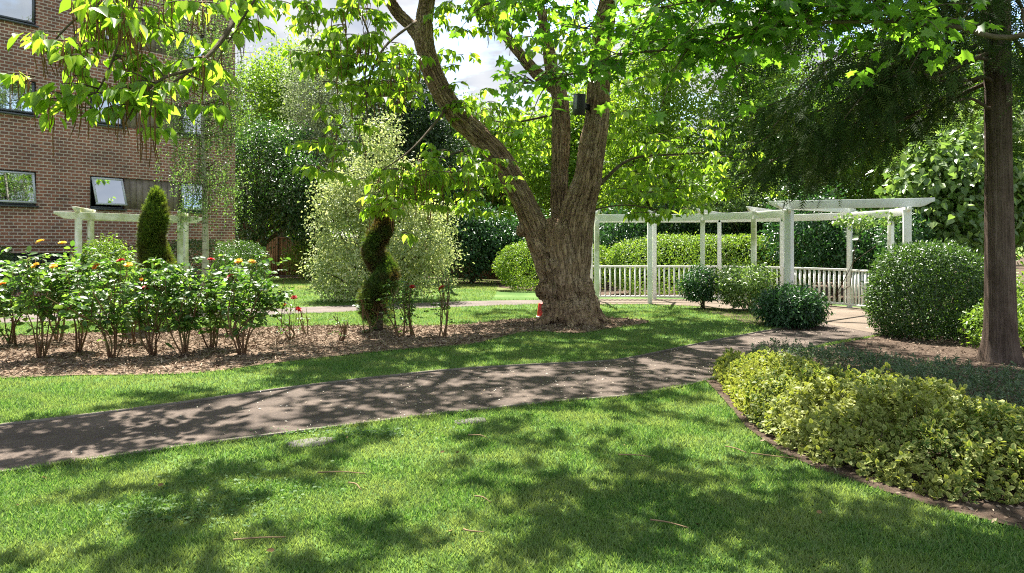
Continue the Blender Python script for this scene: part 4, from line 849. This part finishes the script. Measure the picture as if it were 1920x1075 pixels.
btree('broadleaf_tree', 1420, 28, [(1330, 1480, 120, 400), (1380, 1560, 200, 420, -1), (1360, 1480, 0, 180, 1)], 'mid_leaf', 'dark leafy tree above the middle of the pergola', 2100, 15, .36, .16)
btree('broadleaf_tree', 1640, 27, [(1520, 1690, 130, 400), (1600, 1780, 60, 330, 1)], 'mid_leaf', 'leafy tree behind the pergola entrance beam', 2100, 15, .36, .16)
btree('broadleaf_tree', 1840, 25, [(1740, 1920, 60, 330), (1820, 2010, 130, 420, 1)], 'mid_leaf', 'broad green tree behind the conifer trunk', 2000, 15, .36, .16)
btree('broadleaf_tree', 2080, 26, [(1960, 2150, 80, 420)], 'lime_leaf', 'light green tree at the far right edge beyond the conifer', 1200)
btree('broadleaf_tree', 700, 46, [(600, 720, 200, 420), (680, 800, 160, 420, 2)], 'mid_leaf', 'distant green tree rising behind the yew', 900, 16, .5, .22)
btree('broadleaf_tree', 300, 52, [(380, 500, 200, 420), (260, 430, 150, 420, 2)], 'mid_leaf', 'distant tree half hidden behind the building corner', 700, 16, .5, .24)
btree('broadleaf_tree', 1500, 40, [(1380, 1560, 60, 420), (1540, 1720, 90, 420, 1)], 'mid_leaf', 'distant tree seen through gaps above the pergola middle', 1300, 16, .5, .22)
btree('broadleaf_tree', 1150, 48, [(1020, 1180, 230, 430), (1140, 1320, 210, 430, 1)], 'lime_leaf', 'distant pale tree low behind the right catalpa stem', 1100, 16, .5, .22)

bl_ = [(x, 50 + 3 * math.sin(x), 2.6 + .9 * math.sin(x * .7), 3.2, 2.0, 3.4 + math.sin(x * 1.7)) for x in np.arange(-30, 40, 4.5)]
tag(link('woodland', crown_mesh('woodland', cloud(bl_, 3600, 16, .6, .34, T_DIAMOND, shell=.5), T_DIAMOND), M['mid_leaf']), 'far green belt of trees and undergrowth closing the view behind the fence', kind='stuff')
# ------------------------------------------------------------------ shrubs and hedges
US = 'dark shrubs behind the pergola hedge'
for (u0, u1, v0, y, mt, lab) in ((1080, 1230, 395, 27.5, 'laurel_leaf', 'dark shrub behind the clipped hedge nearest the catalpa trunk'), (1190, 1330, 380, 27.8, 'glossy_leaf', 'dark glossy shrub behind the hedge, left half of the pergola'), (1300, 1430, 370, 27.2, 'laurel_leaf', 'dark leafy shrub behind the hedge, middle of the pergola'), (1400, 1520, 360, 26.0, 'glossy_leaf', 'dark glossy shrub behind the thick near pergola post'), (950, 1090, 400, 29.0, 'laurel_leaf', 'dark shrub showing between the catalpa foot and the sunlit hedge')):
    shrub('evergreen_shrub', ((u0 + u1) / 2 * y / FPX - U0 / FPX * y, y), [E(u0, u1, v0, 500, y), E(u0 - 20, u1 + 20, v0 + 35, 510, y + .5)], mt, lab, 'shrub', 800, 15, .2, .14, T_OVAL, group=US)
shrub('variegated_shrub', (-3.7, 21.0), [E(590, 720, 330, 565, 20.8, .9), (-2.85, 20.8, 1.5, 1.25, 1.2, 1.5), E(625, 790, 285, 430, 21.2, .8), E(685, 755, 215, 310, 21.2, .9), E(595, 670, 320, 430, 21, .9), E(740, 840, 380, 520, 20.6, .9), (-4.2, 20.4, .8, 1.5, 1.1, .8)], 'cream_leaf', 'large cream variegated shrub standing on the lawn behind the spiral topiary', 'shrub', 1750, 19, .15, .085, T_OVAL, 1.3, stems=12, stem_r=.04, shell=.55, rnd_by_cluster=.35, lump=.34)
shrub('laurel_shrub', (-1.6, 29.0), [E(830, 950, 395, 515, 29), E(870, 990, 400, 480, 29.5), E(820, 900, 350, 480, 29.8)], 'laurel_leaf', 'dark green laurel mound in front of the fence left of the catalpa', 'shrub', 1100, 16, .2, .13, T_OVAL, stem_r=.04)
shrub('fence_shrub', (-9.2, 32.6), [E(538, 610, 448, 522, 32.6), E(555, 640, 440, 500, 33.2)], 'hedge_leaf', 'light green bushy shrub against the brown fence left of the cream shrub', 'shrub', 420, 16, .16, .1, T_OVAL)
shrub('mock_orange_shrub', (-9.75, 18.2), [E(150, 240, 442, 540, 18.2), E(170, 250, 470, 560, 18.0)], 'hedge_leaf', 'yellow green shrub under the left arbour posts', 'shrub', 420, 16, .09, .075, T_OVAL)
clipped('clipped_hedge', ((365 - U0) / FPX * 24, 24, .82), (2.0, .6, .84), 'box_leaf', 'long low dark hedge at the building foot behind the birch', 'hedge', 11000, .06, rot=R(-30))
clipped('clipped_bush', ((452 - U0) / FPX * 22, 22, .8), (.8, .75, .86), 'box_leaf', 'round topped clipped bush right of the birch', 'bush', 8000, .055, p=2.4)
clipped('clipped_bush', ((-2 - U0) / FPX * 19, 19, .7), (.42, .42, .76), 'box_leaf', 'small dark bush at the far left by the louvre', 'bush', 3500, .055, p=2.6)
clipped('clipped_hedge', (1.45, 25.2, .8), (1.9, .7, .87), 'hedge_leaf', 'sunlit light green hedge either side of the catalpa trunk foot', 'hedge', 14000, .075, rot=R(8))
clipped('clipped_hedge', (6.2, 23.2, .85), (3.3, .75, .95), 'hedge_leaf', 'long clipped hedge running behind the white railing', 'hedge', 24000, .075, rot=R(4))
clipped('clipped_hedge', (10.6, 19.6, 1.25), (2.7, .8, 1.3), 'laurel_leaf', 'tall dark leafy hedge behind the right end of the railing', 'hedge', 16000, .1, rot=R(58), p=2.6, rough=.06)
shrub('dark_shrub', (9.4, 21.6), [E(1450, 1580, 350, 500, 21.6), E(1540, 1680, 400, 520, 20.8)], 'laurel_leaf', 'dark large leaved shrub behind the pergola between two rear posts', 'shrub', 800, 14, .2, .13, T_OVAL, stem_r=.03)
shrub('big_leaved_shrub', (11.2, 18.6), [E(1690, 1860, 250, 420, 18.6), E(1760, 1960, 220, 470, 19.2), E(1700, 1840, 360, 500, 18.2)], 'pale_leaf', 'big leaved shrub with shining pale leaves above the clipped bush', 'shrub', 900, 13, .24, .19, T_HEART, stem_r=.04, droop=.5)
shrub('pergola_creeper', (8.0, 18.9), [E(1556, 1655, 406, 424, 17.0, .5), E(1640, 1690, 404, 420, 16.4, .5)], 'pale_leaf', 'leafy creeper trailing over the pergola entrance beam', 'climber', 34, 10, .07, .085, T_HEART, stems=3, stem_r=.012)
shrub('sunlit_shrub', (9.5, 25.2), [E(1380, 1520, 345, 410, 25.2), E(1290, 1420, 330, 410, 25.6)], 'pale_leaf', 'glossy shrub whose pale leaf colour imitates sunlight behind the middle pergola beams', 'shrub', 520, 15, .2, .12, T_OVAL)  # pale leaf colour stands in for whitish sunlight on these leaves
PS = 'shrubs in front of the pergola'
shrub('pergola_shrub', (4.65, 18.0), [E(1280, 1345, 500, 552, 18.0), E(1285, 1340, 530, 575, 18.0)], 'laurel_leaf', 'small dark stemmed shrub in front of the railing nearest the catalpa', 'shrub', 230, 14, .07, .08, T_OVAL, group=PS, zmin=.22)
shrub('pergola_shrub', (5.5, 17.4), [E(1345, 1450, 495, 555, 17.4), E(1350, 1440, 525, 580, 17.4)], 'pale_leaf', 'loose light leaved shrub in front of the railing middle', 'shrub', 330, 14, .08, .085, T_OVAL, group=PS, zmin=.15)
shrub('pergola_shrub', (5.33, 14.3), [E(1424, 1540, 535, 612, 14.3), E(1440, 1530, 548, 625, 14.1)], 'laurel_leaf', 'low round dark green shrub at the foot of the thick near post', 'shrub', 700, 13, .07, .085, T_NARROW, 1.5, group=PS, shell=.7, lump=.1, droop=.6)
clipped('clipped_bush', (7.05, 12.7, .72), (.90, .8, .86), 'box_leaf', 'big rounded clipped dark bush between path and conifer trunk', 'bush', 26000, .055, p=2.7)
shrub('low_shrub', (7.5, 10.9), [(7.4, 11.2, .35, .55, .5, .42), (8.3, 11.6, .5, .8, .6, .6)], 'hedge_leaf', 'light green low shrub peeping out right of the conifer trunk', 'shrub', 420, 14, .07, .07, T_OVAL)
# spreading shrubs on the right: leaves over a humped surface
def mound(name, poly, hmax, edge, n, size, mat, label, cat, tmpl, width=1.0, lump=.3, base=None, rough=.035, up=.8, per=8):
    q = np.asarray(poly, float); lo, hi = q.min(0), q.max(0); p = rng.uniform(lo, hi, (n // per, 2)); p = p[inside(p, q)]; d = edge_dist(p, q)
    lm = n3(np.c_[p, np.zeros(len(p))], 2.3, 4.) ; l2 = n3(np.c_[p, np.zeros(len(p))], 6.5, 1.)
    h = hmax * np.sqrt(np.clip(1 - (1 - np.clip(d / edge, 0, 1)) ** 2, 0, 1)) * (1 + lump * lm + lump * .6 * l2)
    k = rng.random(len(p)); z = np.maximum(h * (1 - .35 * k ** 2.2), .03) + rng.normal(size=len(p)) * rough * .6; z = np.where(rng.random(len(p)) < .2 * (d < edge), rng.random(len(p)) * h, z); z = np.maximum(z, .025)
    e = .04; m = len(p); c0 = q.mean(0); o = norm(np.c_[p - c0, np.zeros(m)]) * np.clip(1 - d / edge, 0, 1)[:, None]
    g_ = n3(np.c_[p, np.zeros(m)], 6.5, 1.); sh = np.array((0, 0, 1.)) + o * .9 + rng.normal(size=(m, 3)) * .45; sh = norm(sh)       # each sprig's own direction, leaves in pairs up its stem
    Q = np.repeat(np.c_[p, z], per, 0); SH = np.repeat(sh, per, 0); lev = np.tile(np.arange(per) / per, m)[:, None]; m2 = m * per
    Q = Q - SH * size * 2.2 * (1 - lev); out_ = rng.normal(size=(m2, 3)); out_ = norm(out_ - (out_ * SH).sum(1, keepdims=True) * SH)
    A = out_ + SH * (.15 + .9 * lev) + rng.normal(size=(m2, 3)) * .2; N = SH - out_ * .3 + rng.normal(size=(m2, 3)) * .25; Q[:, 2] = np.maximum(Q[:, 2], .02); rv = .55 * np.repeat(rng.random(m), per) + .45 * rng.random(m2)
    t = empty(name, (*c0, 0), label, cat); tb = MB()
    for i in range(60):
        j = rng.integers(m); tb.tube(wiggle((p[j, 0] + rng.normal() * .1, p[j, 1] + rng.normal() * .1, 0), (p[j, 0], p[j, 1], max(z[j] - .02, .04)), 4, .08), np.linspace(.007, .003, 4), 4)
    tb.build('stem', M['bark'], t)['kind'] = 'stuff'
    link('foliage', leaf_mesh('foliage', Q, A, N, rng.uniform(.4, 1.3, m2) * size, tmpl, width, rv, edge=True), M[mat], t); return t
mound('golden_euonymus', EU, .46, .75, 104000, .041, 'golden_leaf', 'wide low golden variegated euonymus spreading beside the near lawn', 'shrub', T_OVAL, 1.5, .34)
mound('grey_leaved_shrub', HEBE, .36, .5, 52000, .036, 'hebe_leaf', 'low grey green fine leaved shrub behind the golden euonymus', 'shrub', T_NARROW, 1.6, .22)

# ------------------------------------------------------------------ spiral topiary
def topiary(base, h, r0, r1, turns, phase, mat, label, n=26000, off=.5, neck=1.0, thick=1.0):
    t = empty('spiral_topiary', (*base, 0), label, 'topiary', 'spiral clipped conifers in the rose bed')
    MB().tube(curve([(base[0], base[1], 0), (base[0] + .02, base[1], h * .5), (base[0], base[1], h * .93)], 6), np.linspace(.07, .03, 13), 8).build('trunk', M['bark'], t, True)
    s = rng.random(n) ** .85; ang = phase + s * turns * 2 * np.pi; rp = r1 + (r0 - r1) * np.clip(1 - s / neck, 0, 1) ** .8; rc = rp * off; rt = rp * (1.15 - off * .55) * thick
    zc = .2 + (h - .2) * s; d = rdir(n); w = 1 - .4 * rng.random(n) ** 2.5
    c = np.c_[base[0] + np.cos(ang) * rc, base[1] + np.sin(ang) * rc, zc]; P = c + d * np.c_[rt, rt, rt * 1.25] * w[:, None]
    P[:, :2] = np.where(s[:, None] > .9, P[:, :2] * .6 + np.array(base) * .4, P[:, :2]); A = d + np.array((0, 0, .5)) + rng.normal(size=(n, 3)) * .5; N = d + rng.normal(size=(n, 3)) * .8
    k = P[:, 2] > .04; link('foliage', leaf_mesh('foliage', P[k], A[k], N[k], rng.uniform(.06, .1, k.sum()), T_FROND, 1.7), M[mat], t)
topiary((-6.55, 13.7), 2.36, .38, .2, 1.5, 3.4, 'green_topiary_leaf', 'taller spiral topiary rising out of the leafy rose bushes', off=.27, neck=.62)
topiary((-2.4, 13.5), 2.12, .28, .15, 2.0, 1.2, 'topiary_leaf', 'dark brown patched spiral topiary among the red roses', off=.6, thick=.98)

# ------------------------------------------------------------------ roses
RB = 'rose bushes in the mulched bed'
def flower_mesh(name, c, r, up):
    P, A, N, Sz = [], [], [], []
    up = norm(up)
    for ring_, (k, tilt, s) in enumerate(((4, 1.2, .55), (5, .75, .8), (7, .35, 1.0), (7, .02, 1.0))):
        for i in range(k):
            a = i / k * 6.28 + ring_ * .6; o = norm(np.cross(up, (math.cos(a), math.sin(a), .3)))
            P.append(np.asarray(c) + o * r * .06 * ring_); A.append(o * math.cos(tilt) + up * math.sin(tilt)); N.append(up * math.cos(tilt) - o * math.sin(tilt)); Sz.append(r * s)
    return leaf_mesh(name, P, A, N, Sz, T_OVAL, 2.0)
def rose(base, h, w, nst, nleaf, label, blooms=(), bare=None, seed=0, lsize=.084):
    """blooms: (u, v, colour) of each flower head, at the depth of the bush"""
    t = empty('rose_bush', (*base, 0), label, 'rose bush', RB); st = MB(); tips = []; b = np.array((*base, 0.)); lean = np.array((rng.normal() * .1, rng.normal() * .1, 0)); nleaf = int(nleaf * rng.uniform(.4, .75)); h *= rng.uniform(.84, 1.1)
    for i in range(nst):
        a = i / nst * 6.28 + rng.uniform(-.4, .4); o = np.array((math.cos(a), math.sin(a), 0)); kn = b + o * w * rng.uniform(.15, .3) + (0, 0, h * rng.uniform(.25, .4)); tp = b + lean * h + o * w * rng.uniform(.3, 1.05) + (0, 0, h * rng.uniform(.55, 1.06))
        kn = kn + rng.normal(size=3) * (.06, .06, .05); q = curve([b + o * rng.uniform(.01, .07), kn, tp], 5); st.tube(q, np.linspace(rng.uniform(.011, .02), .005, len(q)), 6)
        for j in range(5):
            s = q[rng.integers(4, len(q))]; e = s + np.array((rng.normal() * .2 * w, rng.normal() * .2 * w, abs(rng.normal()) * .25 * h + .05)); e[2] = min(e[2], h * 1.12); st.tube(wiggle(s, e, 4, .06), np.linspace(.006, .003, 4), 4); tips.append((s, e))
    P, A, N = [], [], []
    zb = h * (rng.uniform(.28, .5) if bare is None else bare)
    for i in range(nleaf // 5):
        s, e = tips[rng.integers(len(tips))]; p = s + (e - s) * rng.random() + rng.normal(size=3) * .07
        if p[2] < zb and rng.random() < .85: continue
        o = norm(rng.normal(size=3) * (1, 1, .45) + (0, 0, .1)); sd = norm(np.cross(o, (0, 0, 1))); nn = np.array((0, 0, 1.)) + rng.normal(size=3) * .5
        for (l, s_) in ((.035, 1), (.035, -1), (.075, 1), (.075, -1), (.1, 0)):
            P.append(p + o * l * 1.2 + sd * s_ * .012); A.append(o * .5 + sd * s_ + (0, 0, -.25)) if s_ else A.append(o + np.array((0, 0, -.3))); N.append(nn + rng.normal(size=3) * .25)
    m = len(P); link('foliage', leaf_mesh('foliage', P, A, N, rng.uniform(.7, 1.25, m) * lsize, T_OVAL, 1.45), M['rose_leaf'], t)
    for (u, v, col) in blooms:
        c = at(u, v, base[1] + rng.uniform(-.25, .1)); s = b + (c - b) * .5 + rng.normal(size=3) * .05; st.tube(curve([s, (s + c) / 2, c], 3), np.linspace(.005, .003, 7), 4)
        link('flower', flower_mesh('flower', c, .055, (rng.normal() * .3, -.45 + rng.normal() * .2, 1)), M[col + '_petal'], t)
    st.build('stem', M['rose_stem'], t, True)
    return t
def gb(u, v): return G(u, v)[:2]
Y_, R_, O_ = 'yellow', 'red', 'orange'
rose(gb(-75, 668), 1.25, .55, 6, 1900, 'leafy rose bush cut by the left edge of the picture', [(3, 532, O_)])
rose(gb(22, 648), 1.22, .5, 6, 1700, 'leafy rose bush second from the left edge, set back in the bed')
rose(gb(78, 672), 1.24, .5, 7, 2100, 'rose bush bearing the tall yellow bloom against the louvre', [(75, 453, Y_), (66, 498, Y_), (100, 500, Y_)])
rose(gb(150, 662), 1.3, .5, 6, 2000, 'rose bush with a yellow bloom just left of the arbour post', [(117, 456, Y_)])
rose(gb(212, 674), 1.22, .52, 7, 2100, 'rose bush with pale yellow and faded red blooms left of the tall topiary', [(241, 497, Y_), (226, 489, R_), (180, 500, O_)])
rose(gb(285, 668), 1.1, .48, 6, 1700, 'rose bush with an orange bloom in front of the tall topiary', [(262, 526, O_), (275, 540, R_)])
rose(gb(345, 668), 1.12, .5, 7, 2000, 'flowerless rose bush right of the tall topiary')
rose(gb(398, 655), 1.12, .46, 6, 1600, 'rose bush with a dark red bloom beneath the birch trunk', [(396, 487, R_)])
rose(gb(455, 668), 1.16, .46, 7, 2000, 'rose bush with two small yellow blooms at the right end of the leafy row', [(447, 490, Y_), (473, 491, Y_), (433, 520, R_)])
rose(gb(432, 628), 1.1, .42, 5, 900, 'bare legged rose bush standing behind the right end of the row')
rose(gb(110, 640), 1.2, .45, 5, 900, 'rose bush behind the row, left of the arbour post')
rose(gb(250, 645), 1.15, .45, 5, 900, 'rose bush behind the row, at the left foot of the tall topiary')
# sparse ones to the right
rose(gb(545, 640), .62, .16, 3, 260, 'small rose with three red blooms in the open mulch', [(533, 572, R_), (551, 558, R_), (560, 580, R_)], .1, lsize=.045)
rose(gb(575, 628), .4, .14, 3, 90, 'short stubby rose with hardly any leaves beside three red blooms', (), .2, lsize=.04)
rose(gb(640, 642), .5, .14, 4, 80, 'nearly bare thorny rose stems left of the dark topiary', (), .2, lsize=.04)
rose(gb(690, 626), .55, .2, 4, 420, 'small leafy rose at the left foot of the dark topiary', (), .15, lsize=.05)
rose(gb(748, 634), .7, .2, 4, 520, 'leafy flowerless rose right in front of the dark topiary', (), .15, lsize=.055)
rose(gb(773, 632), .98, .18, 4, 520, 'upright rose with one dark red bloom right of the dark topiary', [(773, 538, R_)], .35, lsize=.055)
rose(gb(830, 634), .95, .18, 4, 520, 'tall rose with one red bloom at the right end of the bed', [(828, 540, R_)], .2, lsize=.055)

# ------------------------------------------------------------------ small things
fx = at(1086, 196, 14.3)
fld = empty('floodlight', tuple(fx), 'black box floodlight fixed high on the right catalpa stem', 'lamp')
MB().box(fx, (.19, .2, .40), norm((1, .35, 0)), (.12, -.1, 1)).build('housing', M['black_plastic'], fld, bevel=.02)
MB().box(fx + np.array((-.035, -.106, .02)), (.13, .012, .26), norm((1, .35, 0)), (.12, -.1, 1)).build('lens', M['lens'], fld, bevel=.004)
MB().bar(fx + (.05, .1, 0), fx + (.26, .3, -.02), .04, .12).build('bracket', M['black_plastic'], fld)
cp = G(1017, 596)
cone = empty('traffic_cone', cp, 'red cone half hidden behind the left side of the catalpa foot', 'cone')
th = np.array([(0, .115), (.06, .11), (.27, .085), (.28, .08)]); MB().tube([(cp[0], cp[1], z + .03) for z, r in th], [r for z, r in th], 20).build('body', M['red_plastic'], cone, True)
MB().box((cp[0], cp[1], .018), (.26, .26, .03)).build('base', M['white_plastic'], cone, bevel=.006)
for (u, v, w, h, lab) in ((585, 832, .34, .22, 'grey stone slab let into the turf at the path edge left of centre'), (880, 792, .3, .16, 'worn stone block in the turf at the path edge below the catalpa')):
    p = G(u, v); an = np.linspace(0, 2 * np.pi, 14, endpoint=False); rr = (np.abs(np.cos(an)) ** 4 + np.abs(np.sin(an)) ** 4) ** -.25 * (1 + rng.normal(size=14) * .08)
    lx, ly = np.cos(an) * rr * w * .5, np.sin(an) * rr * h * .5; c_, s_ = math.cos(.5), math.sin(.5)
    o = MB().prism(np.c_[p[0] + lx * c_ - ly * s_, p[1] + lx * s_ + ly * c_, np.full(14, -.02)], (0, 0, .036)).build('edging_stone', M['stone']); tag(o, lab, 'stone', 'stones in the turf by the path')
tw = [(640, 895, 90, -.05, 'straight pale pod stick lying near the path stone'), (487, 1020, 95, .15, 'pale stick lying on the lowest left part of the lawn'), (665, 920, 50, -.9, 'short bent stick on the lawn left of centre'), (905, 945, 45, -.8, 'thin stick beside the brown turf patch in mid lawn'), (1255, 992, 75, -.55, 'long thin stick on the shaded lawn right of centre'), (888, 1005, 40, -.3, 'short stick in the shade at the bottom of the lawn'),
      (895, 825, 40, -.5, 'small stick just below the worn stone block'), (1190, 862, 60, -.2, 'thin stick on the lawn in front of the golden euonymus'), (1380, 850, 50, -1.0, 'thin upright leaning stick near the golden euonymus edge'), (1450, 862, 80, -.45, 'long pale stick between lawn and golden euonymus')]
for (u, v, px, a, lab) in tw:
    p = np.array(G(u, v)); ln = px / FPX * p[1]; d = np.array((math.cos(a), math.sin(a), 0)); q = curve([p - d * ln / 2 + (0, 0, .03), p + (rng.normal() * .015, rng.normal() * .02, .036), p + d * ln / 2 + (0, 0, .028)], 4)
    o = MB().tube(q, np.linspace(.0055, .003, len(q)), 5).build('fallen_stick', M['twig'], None, True); tag(o, lab, 'stick', 'fallen sticks on the near lawn')
